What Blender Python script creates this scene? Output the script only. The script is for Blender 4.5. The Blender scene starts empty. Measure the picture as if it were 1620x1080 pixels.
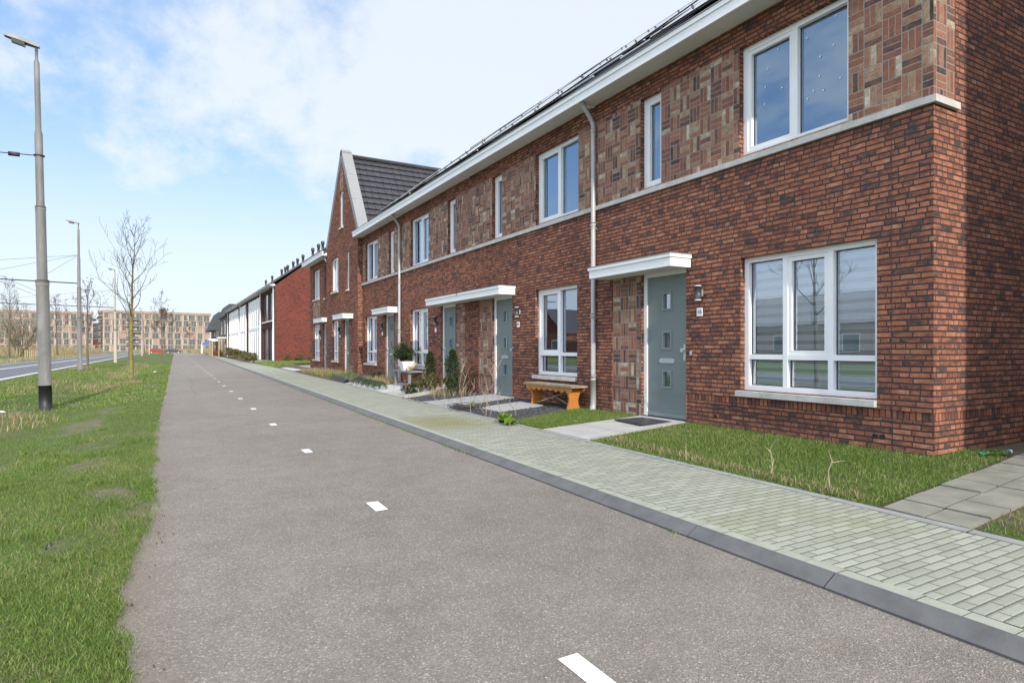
import bpy, math, random
import numpy as np
from mathutils import Vector, Matrix, noise as mnoise
S = bpy.context.scene
COL = S.collection
R = math.radians
# ------------------------------------------------------------------ camera
TH = math.atan(548 / 970.)
cd = bpy.data.cameras.new('camera'); cd.sensor_width = 36; cd.lens = 36 * 970 / 1620.
cd.shift_y = 11.7 / 1620; cd.clip_start = .05; cd.clip_end = 4000
cam = bpy.data.objects.new('camera', cd); COL.objects.link(cam)
cam.location = (0, 0, 1.15); cam.rotation_euler = (R(90), 0, -TH)
S.camera = cam
# ------------------------------------------------------------------ light
SUN_EL, SUN_PHI = R(26), R(6)          # light travels along +Y, 6 degrees towards the facade
d = Vector((math.sin(SUN_PHI) * math.cos(SUN_EL), math.cos(SUN_PHI) * math.cos(SUN_EL), -math.sin(SUN_EL)))
sl = bpy.data.lights.new('sun', 'SUN'); sl.energy = 2.7; sl.angle = R(1.2); sl.color = (1, .93, .82)
so = bpy.data.objects.new('sun', sl); COL.objects.link(so); so.rotation_euler = d.to_track_quat('-Z', 'Y').to_euler()
so.location = (0, -20, 20)
S.view_settings.view_transform = 'Standard'; S.view_settings.look = 'None'
S.view_settings.exposure = .72; S.view_settings.gamma = 1

class G:
    """small node-graph writer"""
    def __init__(s, nt): s.nt = nt; nt.nodes.clear()
    def n(s, t, ins=None, **props):
        k = s.nt.nodes.new(t)
        for a, b in props.items(): setattr(k, a, b)
        for a, b in (ins or {}).items(): s.put(k.inputs[a], b)
        return k
    def put(s, i, v):
        if isinstance(v, bpy.types.NodeSocket): s.nt.links.new(v, i)
        else:
            if hasattr(i.default_value, '__len__') and not hasattr(v, '__len__'): v = [v] * len(i.default_value)
            if hasattr(v, '__len__') and len(v) == 3 and len(i.default_value) == 4: v = (*v, 1)
            i.default_value = v
    def m(s, op, a, b=None, c=None, clamp=False):
        k = s.n('ShaderNodeMath', operation=op); k.use_clamp = clamp
        for i, v in enumerate((a, b, c)):
            if v is not None: s.put(k.inputs[i], v)
        return k.outputs[0]
    def mix(s, f, a, b, mode='MIX'):
        k = s.n('ShaderNodeMixRGB', {0: f, 1: a, 2: b}, blend_type=mode); return k.outputs[0]
    def ramp(s, f, stops, interp='LINEAR'):
        k = s.n('ShaderNodeValToRGB', {0: f}); r = k.color_ramp; r.interpolation = interp
        while len(r.elements) < len(stops): r.elements.new(.5)
        for e, (p, c) in zip(r.elements, stops):
            e.position = p; e.color = (*c, 1) if len(c) == 3 else c
        return k.outputs[0]
    def noise(s, v, scale, detail=3, rough=.55, out=0):
        k = s.n('ShaderNodeTexNoise', {'Scale': scale, 'Detail': detail, 'Roughness': rough})
        if v is not None: s.put(k.inputs['Vector'], v)
        return k.outputs[out]
    def step(s, e0, e1, x):
        return s.n('ShaderNodeMapRange', {0: x, 1: e0, 2: e1, 3: 0., 4: 1.}, interpolation_type='SMOOTHSTEP').outputs[0]
    def xyz(s, x, y, z=0.): return s.n('ShaderNodeCombineXYZ', {0: x, 1: y, 2: z}).outputs[0]
    def wn(s, x, y=0., z=0.): return s.n('ShaderNodeTexWhiteNoise', {'Vector': s.xyz(x, y, z)}).outputs['Value']
    def bump(s, h, strength, dist): return s.n('ShaderNodeBump', {'Height': h, 'Strength': strength, 'Distance': dist}).outputs[0]
    def out(s, sh): s.n('ShaderNodeOutputMaterial', {0: sh})

# ------------------------------------------------------------------ world: sky with thin broken cloud
W = bpy.data.worlds.new('World'); S.world = W; W.use_nodes = True
g = G(W.node_tree)
sky = g.n('ShaderNodeTexSky', sky_type='NISHITA'); sky.sun_disc = False
sky.sun_elevation = SUN_EL; sky.sun_rotation = math.atan2(-d.x, -d.y); sky.air_density = 1.0; sky.dust_density = 1.2; sky.ozone_density = 2.0
tc = g.n('ShaderNodeTexCoord').outputs['Generated']
sx = g.n('ShaderNodeSeparateXYZ', {0: tc})
zz = g.m('ADD', g.m('MAXIMUM', sx.outputs[2], 0.), .22)
px, py = g.m('DIVIDE', sx.outputs[0], zz), g.m('DIVIDE', sx.outputs[1], zz)
# streaky clouds, stretched along one direction
q = g.xyz(g.m('ADD', g.m('MULTIPLY', px, 1.0), g.m('MULTIPLY', py, -.35)), g.m('ADD', g.m('MULTIPLY', py, .62), g.m('MULTIPLY', px, .5)), 3.7)
big = g.noise(q, 1.25, 2, .5)
fine = g.noise(q, 4.2, 8, .62)
az = g.n('ShaderNodeMath', {0: sx.outputs[0], 1: sx.outputs[1]}, operation='ARCTAN2').outputs[0]    # 0 = down the street, + to the right
wisp = g.noise(q, 11., 6, .65)
cov = g.m('ADD', g.m('ADD', g.m('MULTIPLY', big, .55), g.m('MULTIPLY', fine, .35)), g.m('MULTIPLY', wisp, .12))
bias = g.n('ShaderNodeMapRange', {0: az, 1: .0, 2: .70, 3: .0, 4: .15}).outputs[0]
hi = g.n('ShaderNodeMapRange', {0: sx.outputs[2], 1: .17, 2: .34, 3: -.12, 4: .055}).outputs[0]
cl = g.step(.49, .645, g.m('ADD', g.m('ADD', cov, bias), hi))
hz = g.n('ShaderNodeMapRange', {0: sx.outputs[2], 1: .0, 2: .40, 3: .86, 4: .0}, interpolation_type='SMOOTHERSTEP').outputs[0]
blue = g.mix(.5, g.mix(1., sky.outputs[0], (.78, 1.0, 1.22), 'MULTIPLY'), (2.7, 3.8, 5.15))
base = g.mix(hz, blue, (4.95, 5.3, 5.65))
full = g.mix(g.m('MULTIPLY', cl, .80), base, (5.0, 5.25, 5.6))
# unseen bright cloud added overhead and behind the viewer as fill light
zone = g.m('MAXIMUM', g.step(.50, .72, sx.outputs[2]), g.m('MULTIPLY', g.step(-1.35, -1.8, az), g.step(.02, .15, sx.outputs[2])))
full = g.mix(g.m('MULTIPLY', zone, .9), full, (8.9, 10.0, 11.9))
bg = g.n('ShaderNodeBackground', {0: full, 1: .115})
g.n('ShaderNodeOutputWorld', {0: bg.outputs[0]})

# ------------------------------------------------------------------ materials
def material(name):
    m = bpy.data.materials.new(name); m.use_nodes = True; return m, G(m.node_tree)
def uvs(g): 
    s = g.n('ShaderNodeSeparateXYZ', {0: g.n('ShaderNodeUVMap').outputs[0]}); return s.outputs[0], s.outputs[1]
def pbsdf(g, col, rough=.8, normal=None, **kw):
    ins = {'Base Color': col, 'Roughness': rough}
    if normal is not None: ins['Normal'] = normal
    for k, v in kw.items(): ins[k.replace('_', ' ')] = v
    return g.n('ShaderNodeBsdfPrincipled', ins).outputs[0]
def simple(name, col, rough=.6, var=.12, scale=6., bump=0., **kw):
    m, g = material(name)
    co = g.n('ShaderNodeTexCoord').outputs['Object']
    n = g.noise(co, scale, 5, .6)
    f = g.n('ShaderNodeMapRange', {0: n, 1: .3, 2: .7, 3: 1 - var, 4: 1 + var}).outputs[0]
    c = g.mix(1., col, g.n('ShaderNodeCombineColor', {0: f, 1: f, 2: f}).outputs[0], 'MULTIPLY')
    nb = g.bump(g.noise(co, scale * 12, 3), .5, bump) if bump else None
    g.out(pbsdf(g, c, rough, nb, **kw)); return m

def brick_mat(name, stops, mortar, L=.21, CH=.0612, joint=.009, soldier=False, streak=None, bumpd=.010, shift=1.0, burnk=.55, idk=1., half_=.72, tilt=0.):
    m, g = material(name)
    u, v = uvs(g)
    if soldier: u, v = v, u
    wob = g.noise(g.xyz(u, v), 9, 2)
    v = g.m('ADD', v, g.m('MULTIPLY', g.m('SUBTRACT', wob, .5), .006))
    r = g.m('FLOOR', g.m('DIVIDE', v, CH))
    us = g.m('ADD', g.m('DIVIDE', u, L), g.m('MULTIPLY', g.wn(r, 3.1), shift))
    if not soldier: us = g.m('ADD', us, g.m('MULTIPLY', g.m('MODULO', r, 2.), .5))
    c = g.m('FLOOR', us)
    fx = g.m('FRACT', us); fy = g.m('FRACT', g.m('DIVIDE', v, CH))
    if not soldier:   # some stretchers are cut into two headers
        half = g.m('GREATER_THAN', g.wn(r, c, 7.), half_)
        fx2 = g.m('FRACT', g.m('MULTIPLY', fx, 2.)); hid = g.m('FLOOR', g.m('MULTIPLY', fx, 2.))
        bx = g.m('ADD', g.m('MULTIPLY', half, fx2), g.m('MULTIPLY', g.m('SUBTRACT', 1., half), fx))
        wl = g.m('SUBTRACT', L, g.m('MULTIPLY', half, L / 2)); idz = g.m('MULTIPLY', half, g.m('ADD', hid, 1.))
    else: bx, wl, idz = fx, L, 0.
    ex = g.m('MULTIPLY', g.m('MINIMUM', bx, g.m('SUBTRACT', 1., bx)), g.m('MULTIPLY', wl, 1.35))
    ey = g.m('MULTIPLY', g.m('MINIMUM', fy, g.m('SUBTRACT', 1., fy)), CH * (.92 if tilt else 1.))
    e = g.m('MINIMUM', ex, ey)
    rag = g.m('MULTIPLY', g.m('SUBTRACT', g.noise(g.xyz(u, v), 55, 2), .5), .006)
    mask = g.step(joint * .42, joint * .85, g.m('ADD', e, rag))
    idr = g.wn(r, c, g.m('ADD', idz, .5))
    if streak: idr = g.m('ADD', idr, g.m('MULTIPLY', g.step(streak, streak + .06, g.noise(g.xyz(g.m('MULTIPLY', c, .35), g.m('MULTIPLY', r, 2.3)), .9, 2)), -.6))
    burn = g.noise(g.xyz(g.m('ADD', g.m('MULTIPLY', u, .55), g.m('MULTIPLY', r, 3.7)), v, g.m('MULTIPLY', c, 1.3)), 15, 5, .70)
    idr = g.m('ADD', g.m('ADD', g.m('MULTIPLY', g.m('SUBTRACT', idr, .5), idk), .5 if idk == 1. else .50), g.m('MULTIPLY', g.m('SUBTRACT', burn, .5), burnk))
    col = g.ramp(idr, stops)
    fineN = g.noise(g.xyz(u, v), 70, 3, .7)
    f = g.n('ShaderNodeMapRange', {0: fineN, 1: .25, 2: .75, 3: .72, 4: 1.25}).outputs[0]
    col = g.mix(1., col, g.n('ShaderNodeCombineColor', {0: f, 1: f, 2: f}).outputs[0], 'MULTIPLY')
    patch = g.noise(g.xyz(u, v), .55, 3)
    pf = g.n('ShaderNodeMapRange', {0: patch, 1: .3, 2: .7, 3: .86, 4: 1.12}).outputs[0]
    col = g.mix(1., col, g.n('ShaderNodeCombineColor', {0: pf, 1: pf, 2: pf}).outputs[0], 'MULTIPLY')
    col = g.mix(mask, mortar, col)
    h = g.m('ADD', g.m('MULTIPLY', mask, g.m('ADD', .7, g.m('MULTIPLY', g.wn(c, r, 9.), .3))), g.m('MULTIPLY', fineN, .35))
    if tilt: h = g.m('ADD', h, g.m('MULTIPLY', mask, g.m('MULTIPLY', g.m('SUBTRACT', bx, .5), g.m('MULTIPLY', g.m('SUBTRACT', g.wn(c, r, 4.), .5), 1.3 * tilt)))); h = g.m('ADD', h, g.m('MULTIPLY', burn, .9))
    g.out(pbsdf(g, col, .92, g.bump(h, .8, bumpd), Specular_IOR_Level=.06)); return m

STOPS = [(0., (.058, .050, .052)), (.18, (.095, .065, .060)), (.33, (.19, .080, .056)), (.50, (.29, .112, .066)), (.72, (.36, .148, .086)), (.88, (.42, .19, .112)), (1., (.47, .255, .16))]
M = {}
M['brick'] = brick_mat('red brown brick', STOPS, (.055, .052, .053), L=.205, CH=.0604, joint=.0125, half_=.66, burnk=1.9, idk=.50, tilt=1.)
M['soldier'] = brick_mat('upright brick course', STOPS, (.05, .049, .052), L=.102, CH=.062, soldier=True, shift=0., burnk=1.4, idk=.6)
M['brick_red'] = brick_mat('smooth red brick', [(0., (.03, .027, .03)), (.1, (.07, .04, .038)), (.2, (.125, .034, .026)), (.6, (.155, .042, .031)), (1., (.185, .053, .037))], (.15, .07, .055), streak=.70, bumpd=.003)
M['brick_dark'] = brick_mat('dark brown brick', [(0., (.04, .028, .028)), (.5, (.085, .040, .036)), (1., (.13, .055, .045))], (.07, .05, .05), bumpd=.003)
M['brick_yellow'] = brick_mat('yellow brick', [(0., (.22, .15, .08)), (.5, (.36, .25, .13)), (1., (.45, .34, .2))], (.3, .25, .2), bumpd=.003)
def basket_mat():
    m, g = material('basket weave brick'); u, v = uvs(g); CW, CHH = .2, .222
    a, b = g.m('DIVIDE', u, CW), g.m('DIVIDE', g.m('SUBTRACT', v, .03), CHH)
    ca, cb = g.m('FLOOR', a), g.m('FLOOR', b); fa, fb = g.m('FRACT', a), g.m('FRACT', b)
    par = g.m('ABSOLUTE', g.m('MODULO', g.m('ADD', ca, cb), 2.))
    wob = g.m('MULTIPLY', g.m('SUBTRACT', g.noise(g.xyz(u, v), 11, 2), .5), .06)
    def sw(p, q): return g.m('ADD', g.m('MULTIPLY', par, p), g.m('MULTIPLY', g.m('SUBTRACT', 1., par), q))
    al = g.m('ADD', sw(fb, fa), wob)                       # along which the three bricks are stacked
    t = g.m('MULTIPLY', g.m('MINIMUM', g.m('MAXIMUM', al, .001), .999), 3.)
    sub = g.m('FLOOR', t); ft = g.m('FRACT', t)
    es = g.m('MULTIPLY', g.m('MINIMUM', ft, g.m('SUBTRACT', 1., ft)), .067)
    ea = g.m('MULTIPLY', g.m('MINIMUM', fa, g.m('SUBTRACT', 1., fa)), CW); eb = g.m('MULTIPLY', g.m('MINIMUM', fb, g.m('SUBTRACT', 1., fb)), CHH)
    e = g.m('MINIMUM', es, g.m('MINIMUM', ea, eb))
    rag = g.m('MULTIPLY', g.m('SUBTRACT', g.noise(g.xyz(u, v), 45, 2), .5), .007)
    mask = g.step(.0025, .0075, g.m('ADD', e, rag))
    idr = g.wn(ca, cb, g.m('ADD', sub, .5))
    hue = g.wn(cb, ca, 5.5)
    burn = g.noise(g.xyz(u, v, g.m('MULTIPLY', g.m('ADD', g.m('MULTIPLY', ca, 7.1), g.m('ADD', g.m('MULTIPLY', cb, 3.3), sub)), 1.7)), 13, 5, .7)
    idv = g.m('ADD', g.m('ADD', g.m('MULTIPLY', idr, .72), g.m('MULTIPLY', hue, .28)), g.m('MULTIPLY', g.m('SUBTRACT', burn, .5), .95))
    col = g.ramp(idv, [(.0, (.07, .055, .05)), (.12, (.12, .078, .062)), (.26, (.19, .098, .070)), (.50, (.285, .125, .082)), (.66, (.30, .175, .112)), (.78, (.35, .24, .15)), (.89, (.40, .33, .235)), (1., (.52, .46, .38))])
    fn = g.noise(g.xyz(u, v), 60, 4, .7)
    f = g.n('ShaderNodeMapRange', {0: fn, 1: .25, 2: .75, 3: .72, 4: 1.22}).outputs[0]
    col = g.mix(1., col, g.n('ShaderNodeCombineColor', {0: f, 1: f, 2: f}).outputs[0], 'MULTIPLY')
    col = g.mix(mask, (.27, .255, .24), col)
    g.out(pbsdf(g, col, .88, g.bump(g.m('ADD', g.m('MULTIPLY', mask, .8), g.m('MULTIPLY', fn, .4)), .7, .008), Specular_IOR_Level=.08)); return m
M['basket'] = basket_mat()
M['white'] = simple('white frame paint', (.80, .80, .79), .35, .04, 3)
M['fascia'] = simple('white board', (.80, .80, .79), .45, .05, 1.5)
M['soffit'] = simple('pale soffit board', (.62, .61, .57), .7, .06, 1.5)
M['concrete'] = simple('pale concrete', (.46, .45, .42), .85, .16, 5, .002)
M['zinc'] = simple('galvanised pipe', (.36, .355, .345), .5, .10, 8, 0, Metallic=.25)
M['zincsheet'] = simple('zinc sheet', (.235, .235, .23), .6, .06, 2, 0)
M['door'] = simple('grey green door paint', (.160, .195, .190), .5, .05, 2)
M['doortrim'] = simple('grey green trim', (.20, .24, .235), .5, .05, 2)
M['steel'] = simple('brushed steel', (.62, .64, .66), .35, .05, 10, 0, Metallic=.7)
M['dark'] = simple('dark metal', (.035, .037, .04), .45, .1, 8)
M['black'] = simple('black plastic', (.016, .016, .017), .5, .1, 8)
M['lampbody'] = simple('anthracite lamp body', (.045, .048, .055), .4, .06, 8)
M['tile'] = simple('dark roof tile', (.037, .035, .040), .6, .25, 3, .002)
M['tile2'] = simple('far roof tile', (.045, .045, .05), .7, .2, 3)
M['plate'] = simple('white enamel', (.78, .79, .8), .3, .02, 3)
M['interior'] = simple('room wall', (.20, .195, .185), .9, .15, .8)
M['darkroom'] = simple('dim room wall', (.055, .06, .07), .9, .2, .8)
M['blind'] = simple('grey blind', (.82, .84, .85), .8, .03, 3)
M['sheer'] = simple('sheer blind cloth', (.42, .445, .46), .9, .03, 3)
M['curtain'] = simple('beige curtain', (.42, .38, .32), .9, .1, 6)
M['timber'] = simple('dark timber', (.10, .095, .09), .85, .25, 6, .002)
M['palewood'] = simple('pale wood', (.42, .33, .2), .8, .2, 7, .002)
M['orange'] = simple('orange painted wood', (.44, .165, .032), .5, .14, 7, .001)
M['oldwood'] = simple('weathered wood', (.27, .21, .14), .85, .3, 9, .003)
M['greentoy'] = simple('green plastic', (.02, .22, .14), .4, .05, 8)
M['paper'] = simple('white paper', (.75, .76, .78), .7, .05, 20)
M['whitestone'] = simple('white pebble', (.50, .49, .47), .8, .28, 22, .01)
M['pot'] = simple('white pot glaze', (.72, .71, .68), .5, .05, 8)
M['bark'] = simple('grey brown bark', (.13, .105, .075), .9, .3, 12, .004)
M['twig'] = simple('thin twig', (.085, .075, .070), .9, .2, 9)
M['paletwig'] = simple('pale dry stem', (.30, .25, .18), .9, .25, 30)
M['wire'] = simple('wire', (.03, .03, .035), .6, .1, 3)
M['redpaint'] = simple('red car paint', (.35, .02, .02), .3, .03, 2)
M['whitepaint'] = simple('white car paint', (.75, .75, .76), .3, .03, 2)
M['darkcar'] = simple('dark car paint', (.05, .05, .06), .3, .03, 2)
M['rubber'] = simple('tyre rubber', (.02, .02, .02), .8, .1, 9)
M['blue'] = simple('blue sign', (.03, .12, .5), .4, .03, 2)
M['aptbrick'] = simple('pale pink brick', (.33, .245, .20), .9, .16, .25)
M['aptlight'] = simple('pale brick pier', (.44, .35, .29), .9, .12, .25)
M['slat'] = simple('grey weathered board', (.20, .20, .20), .85, .10, 2.2, .002)
M['farwhite'] = simple('far white render', (.70, .70, .69), .7, .06, 1)

def glass(name, tint, base, refl=(.80, .88, 1.0)):
    m, g = material(name)
    lw = g.n('ShaderNodeFresnel', {0: 1.5}).outputs[0]
    co = g.n('ShaderNodeTexCoord').outputs['Object']
    nb = g.bump(g.noise(co, 1.3, 2), .03, .02)
    gl = g.n('ShaderNodeBsdfGlossy', {'Color': refl, 'Roughness': .004, 'Normal': nb}).outputs[0]
    tr = g.n('ShaderNodeBsdfTransparent', {0: tint}).outputs[0]
    f = g.m('ADD', g.m('MULTIPLY', lw, 1.7), base, clamp=True)
    g.out(g.n('ShaderNodeMixShader', {0: f, 1: tr, 2: gl}).outputs[0]); return m
M['glass'] = glass('coated window glass', (.90, .96, .96), .36)
M['upglass'] = glass('blue coated window glass', (.55, .65, .75), .34, (.62, .80, 1.0))
M['farglass'] = simple('far window glass', (.10, .125, .125), .12, .35, .6)
def solar():
    m, g = material('solar cell glass'); 
    g.out(pbsdf(g, (.02, .022, .034), .025, None, Specular_IOR_Level=.8)); return m
M['solar'] = solar()
M['alu'] = simple('aluminium rail', (.6, .6, .6), .35, .05, 5, 0, Metallic=.7)
M['darkframe'] = simple('black panel frame', (.05, .05, .055), .35, .05, 5, 0, Metallic=.3)

def asphalt(name, a, b, chip, dirt=True):
    m, g = material(name); co = g.n('ShaderNodeTexCoord').outputs['Object']
    vo = g.n('ShaderNodeTexVoronoi', {'Vector': co, 'Scale': 150.}); cell = g.n('ShaderNodeSeparateColor', {0: vo.outputs['Color']}).outputs[0]
    big = g.noise(co, .42, 4, .6); mid = g.noise(co, 4., 4, .6)
    c = g.mix(g.n('ShaderNodeMapRange', {0: big, 1: .32, 2: .68}).outputs[0], a, b)
    f = g.n('ShaderNodeMapRange', {0: mid, 1: .3, 2: .7, 3: .9, 4: 1.1}).outputs[0]
    c = g.mix(1., c, g.n('ShaderNodeCombineColor', {0: f, 1: f, 2: f}).outputs[0], 'MULTIPLY')
    cf = g.n('ShaderNodeMapRange', {0: cell, 1: 0., 2: 1., 3: .72, 4: 1.28}).outputs[0]
    c = g.mix(1., c, g.n('ShaderNodeCombineColor', {0: cf, 1: cf, 2: cf}).outputs[0], 'MULTIPLY')
    c = g.mix(g.m('MULTIPLY', g.m('GREATER_THAN', cell, .955), .6), c, chip)
    # a few brown sandy stains and an old seam
    st = g.step(.66, .74, g.noise(co, .9, 5, .7)); c = g.mix(g.m('MULTIPLY', st, .35), c, (.24, .185, .125))
    sx = g.n('ShaderNodeSeparateXYZ', {0: co})
    ed = g.n('ShaderNodeMapRange', {0: g.m('ADD', sx.outputs[0], g.m('MULTIPLY', g.noise(co, 2.2, 4), .5)), 1: .10, 2: .34, 3: .45, 4: 0.}).outputs[0]
    if dirt: c = g.mix(ed, c, (.195, .15, .105))
    g.out(pbsdf(g, c, .85, g.bump(g.m('ADD', vo.outputs['Distance'], g.m('MULTIPLY', mid, .3)), .7, .006), Specular_IOR_Level=.12)); return m
M['asphalt'] = asphalt('cycle path asphalt', (.196, .170, .141), (.230, .202, .170), (.46, .43, .38))
M['roadtar'] = asphalt('road asphalt', (.13, .13, .135), (.155, .155, .16), (.3, .3, .3), False)
def wornpaint():
    m, g = material('worn white road paint'); co = g.n('ShaderNodeTexCoord').outputs['Object']
    n = g.noise(co, 9, 5, .75); f = g.step(.60, .70, n); sp = g.noise(co, 120, 2)
    c = g.mix(g.m('MULTIPLY', f, .7), g.ramp(sp, [(.3, (.58, .58, .56)), (.7, (.74, .74, .72))]), (.17, .16, .15))
    g.out(pbsdf(g, c, .75)); return m
M['paint'] = wornpaint()
def pavers():
    m, g = material('green grey paving bricks'); u, v = uvs(g); L, CH = .20, .0675
    r = g.m('FLOOR', g.m('DIVIDE', v, CH)); us = g.m('ADD', g.m('DIVIDE', u, L), g.m('MULTIPLY', g.m('ABSOLUTE', g.m('MODULO', r, 2.)), .5))
    c = g.m('FLOOR', us); fx = g.m('FRACT', us); fy = g.m('FRACT', g.m('DIVIDE', v, CH))
    e = g.m('MINIMUM', g.m('MULTIPLY', g.m('MINIMUM', fx, g.m('SUBTRACT', 1., fx)), L), g.m('MULTIPLY', g.m('MINIMUM', fy, g.m('SUBTRACT', 1., fy)), CH))
    e = g.m('ADD', e, g.m('MULTIPLY', g.m('SUBTRACT', g.noise(g.xyz(u, v), 40, 2), .5), .006))
    mask = g.step(.0015, .006, e)
    idr = g.wn(r, c, .5)
    col = g.ramp(idr, [(0., (.275, .275, .218)), (.5, (.312, .312, .248)), (1., (.355, .352, .285))])
    spk = g.noise(g.xyz(u, v), 160, 2); f = g.n('ShaderNodeMapRange', {0: spk, 1: .25, 2: .75, 3: .86, 4: 1.14}).outputs[0]
    col = g.mix(1., col, g.n('ShaderNodeCombineColor', {0: f, 1: f, 2: f}).outputs[0], 'MULTIPLY')
    moss = g.step(.50, .68, g.noise(g.xyz(u, v), .55, 4, .6))
    jc = g.mix(moss, (.105, .105, .08), (.125, .13, .05))
    col = g.mix(g.m('MULTIPLY', moss, .18), col, (.22, .23, .10))
    # yellow-green algae where the drain pipe spills
    dx = g.m('DIVIDE', g.m('SUBTRACT', u, 3.9), .85); dy = g.m('DIVIDE', g.m('SUBTRACT', v, 9.3), 1.25)
    rad = g.m('SQRT', g.m('ADD', g.m('MULTIPLY', dx, dx), g.m('MULTIPLY', dy, dy)))
    al = g.m('SUBTRACT', 1., g.step(.25, 1.15, g.m('ADD', rad, g.m('MULTIPLY', g.m('SUBTRACT', g.noise(g.xyz(u, v), 2.2, 4), .5), 1.1))))
    col = g.mix(g.m('MULTIPLY', al, .62), col, (.20, .185, .06))
    col = g.mix(mask, jc, col)
    h = g.m('ADD', g.step(.0, .016, e), g.m('MULTIPLY', g.wn(c, r, 3.), .3))
    g.out(pbsdf(g, col, .9, g.bump(g.m('ADD', h, g.m('MULTIPLY', spk, .2)), .6, .006), Specular_IOR_Level=.08)); return m
M['pavers'] = pavers()
M['paver'] = simple('green grey border stone', (.315, .315, .25), .9, .12, 9, .002)
M['kerb'] = simple('dark kerb stone', (.112, .108, .104), .8, .22, 5, .003)
M['edging'] = simple('grey edging stone', (.27, .265, .25), .85, .16, 5, .002)
M['slab'] = simple('pale paving slab', (.40, .38, .35), .85, .12, 2.5, .002)
M['oldslab'] = simple('mossy paving slab', (.215, .205, .16), .9, .22, 3.5, .003)
M['whiteslab'] = simple('light grey slab', (.36, .35, .335), .8, .06, 3)
def ground_mat(name, stops, scale=1.1, gs=38, bumpd=.03, bare=False):
    m, g = material(name); co = g.n('ShaderNodeTexCoord').outputs['Object']
    a = g.noise(co, scale, 6, .62); b = g.noise(co, gs, 4, .65)
    f = g.m('ADD', g.m('MULTIPLY', a, .66), g.m('MULTIPLY', b, .34))
    c = g.ramp(f, stops)
    if bare: c = g.mix(g.m('MULTIPLY', g.n('ShaderNodeAttribute', attribute_name='bare').outputs['Fac'], g.step(.38, .56, g.noise(co, 7, 5, .7))), c, g.ramp(b, [(.3, (.10, .08, .055)), (.5, (.17, .135, .09)), (.7, (.24, .20, .14))]))
    g.out(pbsdf(g, c, .95, g.bump(b, .8, bumpd), Specular_IOR_Level=.15)); return m
M['turf'] = ground_mat('verge turf', bare=True, stops= [(.30, (.17, .135, .085)), (.38, (.12, .115, .05)), (.48, (.08, .115, .028)), (.58, (.085, .125, .030)), (.66, (.15, .15, .06)), (.74, (.23, .19, .11))])
M['lawnsoil'] = ground_mat('lawn soil', [(.3, (.09, .08, .04)), (.5, (.07, .105, .025)), (.7, (.10, .14, .03))])
M['soil'] = ground_mat('garden soil', [(.3, (.07, .055, .04)), (.5, (.11, .09, .06)), (.7, (.16, .135, .085))])
M['gravel'] = ground_mat('dark gravel', [(.3, (.05, .05, .052)), (.5, (.10, .10, .102)), (.7, (.17, .168, .165))], 30, 90, .03)
M['meadow'] = ground_mat('distant grass', [(.3, (.10, .11, .04)), (.45, (.07, .115, .028)), (.6, (.16, .15, .07)), (.72, (.26, .21, .13))], .12, 2)
M['reedbase'] = ground_mat('reed ground', [(.3, (.2, .15, .09)), (.6, (.3, .24, .15)), (.75, (.12, .13, .05))], .3, 4)
def blade_mat(name, stops, transl=.25, rough=.6):
    m, g = material(name); geo = g.n('ShaderNodeNewGeometry').outputs['Random Per Island']
    big = g.noise(g.n('ShaderNodeTexCoord').outputs['Object'], .9, 4)
    f = g.m('ADD', g.m('MULTIPLY', geo, .55), g.m('MULTIPLY', big, .45))
    c = g.ramp(f, stops)
    p = pbsdf(g, c, rough, None, Specular_IOR_Level=.12)
    t = g.n('ShaderNodeBsdfTranslucent', {0: c}).outputs[0]
    g.out(g.n('ShaderNodeMixShader', {0: transl, 1: p, 2: t}).outputs[0]); return m
M['blade'] = blade_mat('grass blade', [(.12, (.070, .110, .020)), (.34, (.115, .185, .032)), (.52, (.160, .240, .048)), (.66, (.21, .265, .080)), (.77, (.32, .29, .14)), (.88, (.41, .36, .21))])
M['dryblade'] = blade_mat('dry grass blade', [(.05, (.22, .165, .085)), (.5, (.34, .27, .15)), (.75, (.42, .35, .21)), (.95, (.16, .18, .06))])
M['darkleaf'] = blade_mat('dark evergreen leaf', [(.1, (.018, .032, .012)), (.5, (.035, .058, .02)), (.9, (.07, .095, .03))])
M['shrubleaf'] = blade_mat('olive shrub leaf', [(.1, (.075, .078, .028)), (.5, (.145, .135, .05)), (.9, (.22, .185, .09))])
M['brownleaf'] = blade_mat('brown dry leaf', [(.1, (.10, .045, .03)), (.5, (.17, .08, .052)), (.9, (.24, .14, .09))])
M['greyleaf'] = blade_mat('grey green leaf', [(.1, (.035, .06, .03)), (.5, (.06, .095, .045)), (.9, (.10, .13, .065))])
M['freshleaf'] = blade_mat('fresh green leaf', [(.1, (.08, .17, .02)), (.5, (.15, .26, .03)), (.9, (.25, .34, .05))])
M['redleaf'] = blade_mat('red brown hedge leaf', [(.1, (.14, .05, .02)), (.5, (.22, .085, .03)), (.9, (.3, .15, .05))])
def mossbark():
    m, g = material('moss covered bark'); co = g.n('ShaderNodeTexCoord').outputs['Object']
    a = g.noise(co, 7, 5, .6); z = g.n('ShaderNodeSeparateXYZ', {0: co}).outputs[2]
    moss = g.m('MULTIPLY', g.step(.36, .56, a), g.n('ShaderNodeMapRange', {0: z, 1: 2.5, 2: 4.2, 3: 1., 4: .1}).outputs[0])
    g.out(pbsdf(g, g.mix(moss, (.12, .095, .06), (.22, .19, .045)), .95, g.bump(g.noise(co, 40, 3), .6, .01))); return m
M['mossbark'] = mossbark()
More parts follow.
